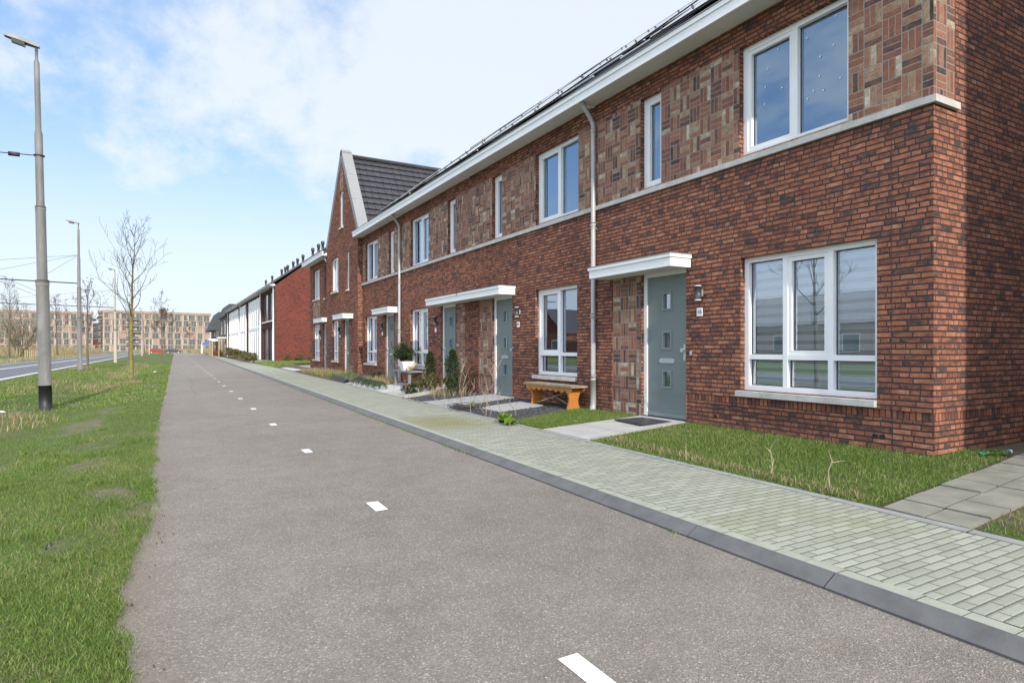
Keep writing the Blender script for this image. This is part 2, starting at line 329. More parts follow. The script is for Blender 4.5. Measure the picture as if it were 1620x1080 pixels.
def polemat():
    m, g = material('weathered galvanised pole'); co = g.n('ShaderNodeTexCoord').outputs['Object']
    mp = g.n('ShaderNodeMapping', {0: co, 3: (5., 5., .7)}).outputs[0]
    a = g.noise(mp, 1.4, 5, .6)
    g.out(pbsdf(g, g.ramp(a, [(.3, (.115, .108, .097)), (.5, (.145, .14, .13)), (.7, (.21, .212, .21))]), .65)); return m
M['pole'] = polemat()
M['polebeige'] = simple('beige primer pole', (.36, .32, .25), .7, .12, 2)

# ------------------------------------------------------------------ mesh building
class MB:
    def __init__(s): s.v = []; s.f = []; s.m = []; s.mats = []; s.smooth = []
    def mi(s, mat):
        if mat not in s.mats: s.mats.append(mat)
        return s.mats.index(mat)
    def face(s, pts, mat, smooth=False):
        b = len(s.v); s.v += [tuple(p) for p in pts]; s.f.append(tuple(range(b, b + len(pts)))); s.m.append(s.mi(mat)); s.smooth.append(smooth)
    def box(s, x0, x1, y0, y1, z0, z1, mat, skip=''):
        x0, x1 = min(x0, x1), max(x0, x1); y0, y1 = min(y0, y1), max(y0, y1); z0, z1 = min(z0, z1), max(z0, z1)
        F = {'-x': [(x0, y1, z0), (x0, y0, z0), (x0, y0, z1), (x0, y1, z1)], '+x': [(x1, y0, z0), (x1, y1, z0), (x1, y1, z1), (x1, y0, z1)],
             '-y': [(x0, y0, z0), (x1, y0, z0), (x1, y0, z1), (x0, y0, z1)], '+y': [(x1, y1, z0), (x0, y1, z0), (x0, y1, z1), (x1, y1, z1)],
             '-z': [(x0, y1, z0), (x1, y1, z0), (x1, y0, z0), (x0, y0, z0)], '+z': [(x0, y0, z1), (x1, y0, z1), (x1, y1, z1), (x0, y1, z1)]}
        for k, p in F.items():
            if k not in skip: s.face(p, mat)
    def prism(s, poly, ax, a0, a1, mat, smooth=False):
        """poly: 2D points; ax: extrusion axis"""
        def P(p, t): return {'x': (t, p[0], p[1]), 'y': (p[0], t, p[1]), 'z': (p[0], p[1], t)}[ax]
        n = len(poly)
        s.face([P(p, a0) for p in poly], mat); s.face([P(p, a1) for p in reversed(poly)], mat)
        for i in range(n):
            p, q = poly[i], poly[(i + 1) % n]
            s.face([P(p, a0), P(p, a1), P(q, a1), P(q, a0)], mat, smooth)
    def tube(s, pts, rad, mat, n=8, cap=True):
        pts = [Vector(p) for p in pts]
        if not hasattr(rad, '__len__'): rad = [rad] * len(pts)
        b = len(s.v); k = s.mi(mat)
        up = None
        for i, p in enumerate(pts):
            t = (pts[min(i + 1, len(pts) - 1)] - pts[max(i - 1, 0)]).normalized()
            if up is None: up = Vector((1, 0, 0)) if abs(t.x) < .8 else Vector((0, 1, 0))
            a = t.cross(up).normalized(); bb = t.cross(a).normalized(); up = bb.cross(t) if False else up
            for j in range(n):
                w = 2 * math.pi * j / n; o = p + (a * math.cos(w) + bb * math.sin(w)) * rad[i]; s.v.append(tuple(o))
        for i in range(len(pts) - 1):
            for j in range(n):
                j2 = (j + 1) % n
                s.f.append((b + i * n + j, b + i * n + j2, b + (i + 1) * n + j2, b + (i + 1) * n + j)); s.m.append(k); s.smooth.append(True)
        if cap:
            s.f.append(tuple(b + j for j in range(n))); s.m.append(k); s.smooth.append(False)
            s.f.append(tuple(b + (len(pts) - 1) * n + j for j in reversed(range(n)))); s.m.append(k); s.smooth.append(False)
    def build(s, name, parent=None, bevel=0., origin=None):
        me = bpy.data.meshes.new(name)
        o0 = Vector(parent.location) if parent is not None else Vector(origin or (0, 0, 0))
        if parent is not None and parent.parent is not None: o0 = Vector(parent['_w'])
        me.from_pydata([(x - o0.x, y - o0.y, z - o0.z) for x, y, z in s.v], [], s.f)
        for k in s.mats: me.materials.append(M[k])
        me.polygons.foreach_set('material_index', s.m); me.polygons.foreach_set('use_smooth', s.smooth)
        uv = me.uv_layers.new(name='UVMap'); nl = len(me.loops)
        V = np.array(s.v, dtype=float).reshape(-1, 3)
        li = np.empty(nl, dtype=np.int32); me.loops.foreach_get('vertex_index', li)
        cnt = np.array([len(f) for f in s.f]); nrm = np.empty(len(s.f) * 3); me.polygons.foreach_get('normal', nrm)
        nr = np.abs(np.repeat(nrm.reshape(-1, 3), cnt, axis=0)); P = V[li]
        uvc = np.where((nr[:, 2] > .9)[:, None], P[:, :2], np.where((nr[:, 0] >= nr[:, 1])[:, None], P[:, [1, 2]], P[:, [0, 2]]))
        uv.data.foreach_set('uv', uvc.ravel()); me.update()
        ob = bpy.data.objects.new(name, me); COL.objects.link(ob)
        if parent is not None: ob.parent = parent; ob['_w'] = tuple(o0)
        else: ob.location = o0
        if bevel:
            b = ob.modifiers.new('soft edge', 'BEVEL'); b.width = bevel; b.segments = 2; b.limit_method = 'ANGLE'; b.angle_limit = R(40)
        return ob
def thing(name, label, cat, loc=(0, 0, 0), group=None):
    o = bpy.data.objects.new(name, None); COL.objects.link(o); o.location = loc; o.empty_display_size = .2
    o['label'] = label; o['category'] = cat; o['_w'] = tuple(loc)
    if group: o['group'] = group
    return o
def tag(o, label, cat, group=None):
    o['label'] = label; o['category'] = cat
    if group: o['group'] = group
    return o
def struct(o, kind='structure'): o['kind'] = kind; return o
def quads(name, V, F, mat, parent=None, origin=(0, 0, 0)):
    """fast mesh from arrays: V (n,3), F (m,k)"""
    me = bpy.data.meshes.new(name); V = np.asarray(V, dtype=np.float32); F = np.asarray(F, dtype=np.int32)
    o0 = np.array(parent['_w'] if parent is not None else origin, dtype=np.float32)
    me.vertices.add(len(V)); me.vertices.foreach_set('co', (V - o0).ravel())
    k = F.shape[1]; me.loops.add(F.size); me.loops.foreach_set('vertex_index', F.ravel())
    me.polygons.add(len(F)); me.polygons.foreach_set('loop_start', np.arange(0, F.size, k, dtype=np.int32))
    me.update(calc_edges=True); me.materials.append(M[mat])
    ob = bpy.data.objects.new(name, me); COL.objects.link(ob)
    if parent is not None: ob.parent = parent; ob['_w'] = tuple(float(t) for t in o0)
    else: ob.location = tuple(float(t) for t in o0)
    return ob
RNG = np.random.default_rng(7)
def blades(name, P, h, w, mat, lean=.5, parent=None, origin=(0, 0, 0)):
    """P (n,3) roots -> one mesh of curved grass blades"""
    n = len(P); a = RNG.uniform(0, 2 * math.pi, n); hh = h * RNG.uniform(.45, 1.25, n); ww = w * RNG.uniform(.7, 1.3, n)
    ln = lean * RNG.uniform(.2, 1.2, n); b = RNG.uniform(0, 2 * math.pi, n)
    side = np.stack([np.cos(a), np.sin(a), np.zeros(n)], 1); dr = np.stack([np.cos(b), np.sin(b), np.zeros(n)], 1)
    z = np.array([0, 0, 1.])
    mid = P + dr * (hh * ln * .35)[:, None] + z * (hh * .6)[:, None]
    tip = P + dr * (hh * ln)[:, None] + z * (hh * np.clip(1 - .35 * ln ** 2, .3, 1))[:, None]
    hw = (ww / 2)[:, None]
    V = np.stack([P - side * hw, P + side * hw, mid + side * hw * .7, mid - side * hw * .7, tip], 1).reshape(-1, 3)
    i = (np.arange(n) * 5)[:, None]
    F = np.concatenate([i + np.array([[0, 1, 2]]), i + np.array([[0, 2, 3]]), i + np.array([[3, 2, 4]])], 0)
    return quads(name, V, F, mat, parent, origin)
def leaves(name, P, size, mat, parent=None, origin=(0, 0, 0), aspect=.5, up=0.):
    n = len(P); a = RNG.normal(size=(n, 3)); a[:, 2] = a[:, 2] * (1 - up) + up * 2; a /= np.linalg.norm(a, axis=1)[:, None]
    b = np.cross(a, RNG.normal(size=(n, 3))); b /= np.linalg.norm(b, axis=1)[:, None] + 1e-9
    s = (size * RNG.uniform(.6, 1.35, n))[:, None]
    V = np.stack([P - a * s, P + b * s * aspect, P + a * s, P - b * s * aspect], 1).reshape(-1, 3)
    F = (np.arange(n) * 4)[:, None] + np.array([[0, 1, 2, 3]])
    return quads(name, V, F, mat, parent, origin)
def blob(n, c, r, clumps=10, inner=.35, seed=0):
    """points in clumps spread through an ellipsoid"""
    rg = np.random.default_rng(seed); k = rg.normal(size=(clumps, 3)); k /= np.linalg.norm(k, axis=1)[:, None]
    k *= rg.uniform(.25, .82, clumps)[:, None]; kr = rg.uniform(.2, inner, clumps)
    i = rg.integers(0, clumps, n); p = rg.normal(size=(n, 3)); p /= np.linalg.norm(p, axis=1)[:, None]
    p = k[i] + p * (kr[i] * rg.uniform(.3, 1.15, n))[:, None]
    return np.array(c) + p * np.array(r)

# ------------------------------------------------------------------ ground levels
XF, XG = 6.747, 6.558
def xk(y): return 2.95 + .0305 * y            # front foot of the kerb
def xi(y): return float(np.interp(y, (-20, 40, 47, 56, 76, 95, 400), (3.78, 6.0, 6.1, 6.2, 6.75, 7.35, 7.6)))   # garden edge of the pavement
def xl(y): return float(np.interp(y, (-10, 1.5, 2.76, 3.2, 3.6, 4.2, 4.8, 5.6, 7.4, 10.8, 20, 48, 165, 300), (-.1, -.1, -.09, -.17, -.20, -.17, -.13, -.07, -.115, -.115, .0, .31, 1.7, 3.0)))   # left edge of the path
def gz(x, y):
    a = xi(y); return -.03 + .09 * min(max((x - a) / max(6.75 - a, .3), 0), 1.3)
def vz(x, y):
    t = xl(y) - x
    pts = [(-.2, -.105), (0, -.095), (.5, -.10), (1.0, -.15), (1.8, -.27), (2.5, -.235), (3.5, -.10), (5.3, -.03), (6., -.03)]
    z = pts[-1][1]
    for (a, za), (b, zb) in zip(pts, pts[1:]):
        if a <= t <= b: f = (t - a) / (b - a); f = f * f * (3 - 2 * f); z = za + (zb - za) * f; break
    far = min(max((y - 60) / 60, 0), 1)
    z = z * (1 - far) + (-.06) * far
    return z + .03 * mnoise.noise(Vector((x * 1.3, y * 1.1, 0))) * min(max(t, 0) / .5, 1)
b = MB(); b.face([(-1800, -600, -.62), (1800, -600, -.62), (1800, 2400, -.62), (-1800, 2400, -.62)], 'meadow')
struct(b.build('ground'))
# cycle path
ys = [-14, -6, 0, 2, 4, 6, 9, 13, 18, 25, 35, 50, 70, 100, 135, 175, 230, 300]
b = MB()
def bend(y): return -.0009 * max(y - 150, 0) ** 2 * .12
for y0, y1 in zip(ys, ys[1:]):
    b.face([(xl(y0) - .30 + bend(y0), y0, -.112), (xk(min(y0, 175)) + .02 + bend(y0), y0, -.112), (xk(min(y1, 175)) + .02 + bend(y1), y1, -.112), (xl(y1) - .30 + bend(y1), y1, -.112)], 'asphalt')
struct(b.build('cycle_path'))
# centre dashes
for k in range(46):
    y = 1.78 + 3.03 * k - .15 + (.15 if k == 0 else 0); x = 1.405 + .0145 * y; ln = .30
    w = .05
    if y > 165: break
    b = MB(); e = random.Random(k)
    b.face([(x - w + e.uniform(-.004, .004), y, -.108), (x + w, y + e.uniform(-.01, .01), -.108), (x + w + .005, y + ln, -.108), (x - w + .005, y + ln + e.uniform(-.01, .01), -.108)], 'paint')
    struct(b.build('road_marking'))
# two old sealed cracks in the path
for pts in ([(.62, 17.5), (.75, 19.5), (.70, 22), (.86, 25), (.84, 30)],):
    b = MB()
    for (xa, ya), (xb, yb) in zip(pts, pts[1:]): b.face([(xa - .008, ya, -.1105), (xa + .008, ya, -.1105), (xb + .008, yb, -.1105), (xb - .008, yb, -.1105)], 'roadtar')
    struct(b.build('path_crack'))
# kerb: bevelled stones
b = MB(); y = -8.
prof = [(.006, -.16), (.0, -.099), (.088, -.050), (.098, -.043), (.106, -.0425), (.106, -.16)]
while y < 180:
    ln = 1. if y < 60 else 6.
    for j in range(len(prof) - 1):
        p, q = prof[j], prof[j + 1]
        ya, yb = y + .004, y + ln - .004
        b.face([(xk(ya) + p[0], ya, p[1]), (xk(ya) + q[0], ya, q[1]), (xk(yb) + q[0], yb, q[1]), (xk(yb) + p[0], yb, p[1])], 'kerb')
    b.face([(xk(y) + p[0], y + .004, p[1]) for p in prof], 'kerb'); b.face([(xk(y + ln) + p[0], y + ln - .004, p[1]) for p in reversed(prof)], 'kerb')
    y += ln
b.face([(xk(-8) + .01, -8, -.15), (xk(180) + .01, 180, -.15), (xk(180) + .10, 180, -.07), (xk(-8) + .10, -8, -.07)], 'kerb')
struct(b.build('kerb'))
# pavement
b = MB(); yy = [-8 + .5 * i for i in range(90)] + [37 + 4 * i for i in range(36)]
for y0, y1 in zip(yy, yy[1:]):
    for (fa, fb, mt) in ((0, 1, 'pavers'),):
        b.face([(xk(y0) + .208, y0, -.046), (xi(y0) - .09, y0, -.036), (xi(y1) - .09, y1, -.036), (xk(y1) + .208, y1, -.046)], mt)
y = -3.
e = random.Random(8)
while y < 40:      # border course of stones laid lengthwise beside the kerb
    a, c = y + .003, y + .197; h = -.0455 + e.uniform(-.002, .002)
    b.face([(xk(a) + .110, a, h), (xk(a) + .205, a, h), (xk(c) + .205, c, h), (xk(c) + .110, c, h)], 'paver')
    b.face([(xk(a) + .107, a - .003, -.050), (xk(a) + .209, a - .003, -.050), (xk(c) + .209, c + .003, -.050), (xk(c) + .107, c + .003, -.050)], 'edging')
    y += .2
b.face([(xk(40) + .108, 40, -.046), (xk(40) + .208, 40, -.046), (xk(180) + .208, 180, -.046), (xk(180) + .108, 180, -.046)], 'paver')
struct(b.build('pavement'))
b = MB(); y = -8.
while y < 60:
    a, c = y + .004, y + .996
    for (p, q) in (((-.088, -.06), (-.088, -.030)), ((-.088, -.030), (-.012, -.026)), ((-.012, -.026), (-.012, -.06))):
        b.face([(xi(a) + p[0], a, p[1]), (xi(a) + q[0], a, q[1]), (xi(c) + q[0], c, q[1]), (xi(c) + p[0], c, p[1])], 'edging')
    y += 1.
struct(b.build('pavement_edge'))
# verge left of the path, with a shallow ditch
def bare(p): return mnoise.noise(Vector((p[0] * 1.3, p[1] * .8, 9.))) + .5 * mnoise.noise(Vector((p[0] * 4, p[1] * 3, 2.)))
def edge_x(y): return xl(y) + (.05 * mnoise.noise(Vector((0, y * 1.3, 3))) + .05 * mnoise.noise(Vector((5, y * 4.1, 1)))) * (1 if y < 40 else .6) - .02
yv = [-10 + .5 * i for i in range(20)] + [.25 * i for i in range(100)] + [25 + 1. * i for i in range(75)] + [100 + 5 * i for i in range(18)]
ts = [0, .06, .15, .25, .35, .45, .55, .65, .75, .85, .95, 1.05, 1.2, 1.4, 1.6, 1.8, 2., 2.4, 2.8, 3.2, 3.7, 4.3, 5.33]
V = []; F = []
for y in yv:
    e = edge_x(y) + bend(y); road = -5.33
    for k, t in enumerate(ts):
        f = t / 5.33; x = e + (road - e) * f; V.append((x, y, vz(x, y) if k else -.108))
nT = len(ts)
for i in range(len(yv) - 1):
    for k in range(nT - 1): a = i * nT + k; F.append((a, a + nT, a + nT + 1, a + 1))
ve = struct(quads('verge', V, F, 'turf'))
at = ve.data.attributes.new('bare', 'FLOAT', 'POINT'); at.data.foreach_set('value', [min(max((bare(p) - .18) / .22, 0), 1) for p in V])
# garden soil strip in front of and beside the houses
V = []; F = []; ygs = [-8 + .5 * i for i in range(86)] + [35 + 3 * i for i in range(30)]; nx = 8
for y in ygs:
    for k in range(nx):
        x = xi(y) - .012 + (7.0 - xi(y)) * k / (nx - 2) if k < nx - 1 else 40.; V.append((x, y, gz(x, y) - .012))
for i in range(len(ygs) - 1):
    for k in range(nx - 1): a = i * nx + k; F.append((a, a + 1, a + nx + 1, a + nx))
struct(quads('garden_soil', V, F, 'soil'))
# road with markings, far bank
def strip(name, x0, x1, z, mat, y0=-60, y1=330): 
    b = MB()
    ys = list(np.linspace(y0, y1, 40))
    for a, c in zip(ys, ys[1:]): b.face([(x0, a, z), (x1, a, z), (x1, c, z), (x0, c, z)], mat)
    return struct(b.build(name))
strip('road', -11.3, -5.3, -.03, 'roadtar')
strip('road_edge_line', -5.62, -5.48, -.026, 'paint'); strip('road_edge_line', -11.05, -10.93, -.026, 'paint'); strip('road_centre_line', -8.42, -8.24, -.026, 'paint')
strip('grass_bank', -120, -11.2, -.035, 'meadow', -60, 300)
b = MB(); b.box(-5.42, -5.30, -60, 300, -.2, -.015, 'edging'); struct(b.build('road_kerb'))

# ------------------------------------------------------------------ grass
def scatter(n, fx, y0, y1, cond=None):
    y = RNG.uniform(y0, y1, n); t = RNG.uniform(0, 1, n); P = np.empty((n, 3))
    for i in range(n):
        x = fx(y[i], t[i]); P[i] = (x, y[i], vz(x, y[i]) - .004)
    return P
def keep(P, thr=.24): return np.array([p for p in P if bare(p) < thr + RNG.uniform(-.12, .30)])
def fxn(lo, hi): return lambda y, t: edge_x(y) + .02 - lo - (hi - lo) * t
parts = [keep(scatter(64000, fxn(0, 1.6), 1.5, 4.6)), keep(scatter(56000, fxn(0, 2.2), 4.6, 9)), keep(scatter(40000, fxn(0, 3.8), 9, 17)), scatter(4000, fxn(-.03, .16), 2, 12)]
struct(blades('grass', np.concatenate(parts), .036, .0036, 'blade', 1.35), 'stuff')
P2 = keep(scatter(42000, fxn(0, 5.2), 17, 60), .35)
struct(blades('grass', P2, .06, .02, 'blade', .9), 'stuff')
def drypatch(c, r, n, h, w, z=None):
    a = RNG.uniform(0, 2 * math.pi, n); q = np.sqrt(RNG.uniform(0, 1, n)); P = np.stack([c[0] + r[0] * q * np.cos(a), c[1] + r[1] * q * np.sin(a), np.zeros(n)], 1)
    P[:, 2] = [(vz(p[0], p[1]) if z is None else z) - .004 for p in P]; return P
dp = [drypatch(c, r, n, 0, 0) for c, r, n in (((-2.9, 14.5), (1.1, 1.7), 700), ((-1.9, 27), (.7, 3), 500), ((-2.0, 38), (.8, 6), 700), ((-1.9, 55), (.8, 12), 900), ((-4.2, 44.5), (.8, 2.2), 500), ((-1.1, 27.3), (.35, .6), 160), ((-3.2, 25), (1.0, 4), 500))]
struct(blades('dry_grass', np.concatenate(dp), .17, .012, 'dryblade', 1.0), 'stuff')
# dead leaves and bits lying along the path edge and in the turf
lf = []
for i in range(700):
    y = 2 + 16 * RNG.uniform() ** 1.6; x = edge_x(y) + RNG.normal(.0, .09) if i < 300 else edge_x(y) - RNG.uniform(0, 2.2); lf.append((x, y, max(vz(x, y), -.112) + .008))
struct(leaves('leaf_litter', np.array(lf), .008, 'brownleaf', aspect=.6, up=.7), 'stuff')
tf = []
for i in range(150):   # longer tufts
    y = 2.2 + 15 * RNG.uniform() ** 1.3; x = edge_x(y) - RNG.uniform(.05, 2.6)
    if bare((x, y)) < .2: tf += [(x + RNG.normal(0, .04), y + RNG.normal(0, .05), vz(x, y) - .004) for _ in range(60)]
struct(blades('grass', np.array(tf), .075, .005, 'blade', .9), 'stuff')
# small weeds along the kerb foot
kp = []
for i in range(1500):
    y = RNG.uniform(2.5, 22); w = mnoise.noise(Vector((1, y * 1.2, 4)))
    if w > .12 or (8.5 < y < 12 and w > -.3): x = xk(y) - abs(RNG.normal(0, .022)); kp.append((x, y, -.114))
struct(blades('weeds', np.array(kp), .035, .008, 'blade', .9), 'stuff')

def inpoly(poly, x, y):
    c = False; n = len(poly)
    for i in range(n):
        (xa, ya), (xb, yb) = poly[i], poly[(i + 1) % n]
        if (ya > y) != (yb > y) and x < (xb - xa) * (y - ya) / (yb - ya) + xa: c = not c
    return c
def lawn(poly, n, h=.05, w=.006, mat='blade', lean=.7):
    x0, x1 = min(p[0] for p in poly), max(p[0] for p in poly); y0, y1 = min(p[1] for p in poly), max(p[1] for p in poly); out = []
    while len(out) < n:
        x, y = RNG.uniform(x0, x1), RNG.uniform(y0, y1)
        x2, y2 = x + RNG.normal(0, .03), y + RNG.normal(0, .03)
        if inpoly(poly, x2, y2) and x < 30: out.append((x, y, gz(x, y) - .008))
    b = MB(); b.face([(p[0], p[1], gz(*p) - .006) for p in poly], 'lawnsoil'); struct(b.build('lawn'))
    return struct(blades('grass', np.array(out), h, w, mat, lean), 'stuff')
lawn([(4.63, 2.66), (6.0, 2.76), (7.1, 2.86), (7.6, 3.0), (7.6, 3.28), (6.78, 3.28), (6.76, 6.62), (4.74, 6.40), (4.66, 4.2)], 34000, .042, .0048, lean=1.0)
lawn([(4.82, 7.64), (6.75, 7.72), (6.75, 9.35), (4.84, 8.62)], 18000, .042, .005, lean=1.0)
lawn([(4.60, .6), (12, .6), (12, 2.30), (9.2, 2.22), (4.60, 1.99)], 16000, .045, .005, lean=1.0)
lawn([(4.78, 2.70), (4.66, 2.8), (4.9, 6.3), (5.1, 6.3)], 900, .08, .006, 'dryblade', 1.2)
lawn([(6.1, 42.5), (8.2, 41.5), (13, 43), (13, 56.9), (7.9, 56.9), (6.3, 55)], 11000, .09, .035)
# ------------------------------------------------------------------ garden surfaces
def sheet(name, poly, dz, mat): 
    b = MB(); top = [(p[0], p[1], gz(*p) + dz) for p in poly]; b.face(top, mat); n = len(top)
    for i in range(n):
        p, q = top[i], top[(i + 1) % n]; b.face([p, (p[0], p[1], p[2] - .05), (q[0], q[1], q[2] - .05), q], mat)
    return b.build(name)
def slabs(name, quad, nu, nv, dz, mat, gap=.006, jig=.003, seed=1):
    """quad corners a(front near) b(front far) c(back far) d(back near), split into nu x nv slabs"""
    rg = random.Random(seed); a, b_, c, d_ = [Vector((*p, 0)) for p in quad]; b = MB()
    def P(s, t): return (a * (1 - s) + b_ * s) * (1 - t) + (d_ * (1 - s) + c * s) * t
    W_ = (b_ - a).length; D_ = (d_ - a).length
    for i in range(nu):
        for j in range(nv):
            h = dz + rg.uniform(-jig, jig); gs, gt = gap / W_, gap / D_
            pts = [P((i + (gs * nu)) / nu, (j + gt * nv) / nv), P((i + 1 - gs * nu) / nu, (j + gt * nv) / nv), P((i + 1 - gs * nu) / nu, (j + 1 - gt * nv) / nv), P((i + gs * nu) / nu, (j + 1 - gt * nv) / nv)]
            top = [(p.x, p.y, gz(p.x, p.y) + h) for p in pts]; b.face(list(reversed(top)), mat)
            for k in range(4):
                p, q = top[k], top[(k + 1) % 4]; b.face([p, q, (q[0], q[1], q[2] - .04), (p[0], p[1], p[2] - .04)], mat)
    return struct(b.build(name))
slabs('garden_path', [(4.77, 6.45), (4.81, 7.62), (6.84, 7.70), (6.84, 6.70)], 2, 3, .004, 'slab', .003, .001)
slabs('garden_path', [(4.60, 2.02), (4.64, 2.62), (9.2, 3.0), (9.2, 2.25)], 2, 14, .006, 'oldslab', .009, .006)
struct(sheet('gravel', [(4.86, 8.66), (6.72, 9.4), (6.72, 11.95), (6.72, 13.0), (6.72, 14.95), (5.02, 14.02)], .0, 'gravel'))
gp = RNG.uniform(0, 1, (5200, 2)); gp = np.array([(4.9 + 1.8 * a, 8.75 + 5.3 * c, 0) for a, c in gp]); gp = gp[gp[:, 1] > 8.7 + .38 * (gp[:, 0] - 4.86)]
gp[:, 2] = [gz(*p[:2]) + .004 for p in gp]
struct(leaves('gravel', gp, .016, 'gravel', aspect=.8), 'stuff')
slabs('garden_path', [(5.30, 9.88), (5.32, 10.76), (6.42, 11.0), (6.40, 10.05)], 1, 1, .02, 'whiteslab')
slabs('garden_path', [(4.90, 11.35), (4.94, 12.82), (6.84, 13.0), (6.84, 11.9)], 1, 2, .012, 'whiteslab', .003)
slabs('garden_path', [(5.06, 14.6), (5.13, 16.3), (6.84, 17.0), (6.84, 15.2)], 2, 3, .004, 'slab')
struct(sheet('pebbles', [(5.15, 16.4), (5.30, 20.0), (6.70, 20.0), (6.72, 16.9)], .006, 'whitestone'))
slabs('garden_path', [(5.32, 20.1), (5.36, 21.2), (6.84, 21.3), (6.84, 20.0)], 2, 3, .01, 'slab')
slabs('garden_path', [(5.9, 34.2), (6.1, 39.5), (12, 44), (12, 34.3)], 2, 4, .006, 'slab')
slabs('garden_path', [(6.4, 57.), (6.5, 60), (8.3, 61), (8.3, 57.5)], 2, 3, .02, 'whiteslab')
b = MB()
for t in range(6):
    xa, xb = 4.98 + 1.75 * t / 6, 4.98 + 1.75 * (t + 1) / 6; ya, yb = 14.05 + .95 * t / 6, 14.05 + .95 * (t + 1) / 6; z = gz(xa, ya)
    b.prism([(xa + .002, ya), (xb - .002, yb), (xb - .002, yb + .06), (xa + .002, ya + .06)], 'z', z - .05, z + .085, 'concrete')
struct(b.build('bed_edging'))

# ------------------------------------------------------------------ house components (street side faces -X)
def cells(cuts, lo, hi): 
    c = sorted({lo, hi, *[q for q in cuts if lo < q < hi]}); return list(zip(c, c[1:]))
def wall_panel(mb, x, zones, openings, reveals=True):
    for (y0, y1, z0, z1, mt) in zones:
        cy = [q for o in openings for q in o[:2]]; cz = [q for o in openings for q in o[2:4]]
        for a, c in cells(cy, y0, y1):
            for e, f in cells(cz, z0, z1):
                ym, zm = (a + c) / 2, (e + f) / 2
                if any(o[0] < ym < o[1] and o[2] < zm < o[3] for o in openings): continue
                mb.face([(x, c, e), (x, a, e), (x, a, f), (x, c, f)], mt)
    for o in openings if reveals else ():
        y0, y1, z0, z1, dp = o[:5]; mt = o[5] if len(o) > 5 else 'brick'
        X2 = x + dp
        mb.face([(x, y0, z0), (X2, y0, z0), (X2, y0, z1), (x, y0, z1)], mt); mb.face([(X2, y1, z0), (x, y1, z0), (x, y1, z1), (X2, y1, z1)], mt)
        mb.face([(x, y0, z1), (X2, y0, z1), (X2, y1, z1), (x, y1, z1)], mt); mb.face([(X2, y0, z0), (x, y0, z0), (x, y1, z0), (X2, y1, z0)], mt)
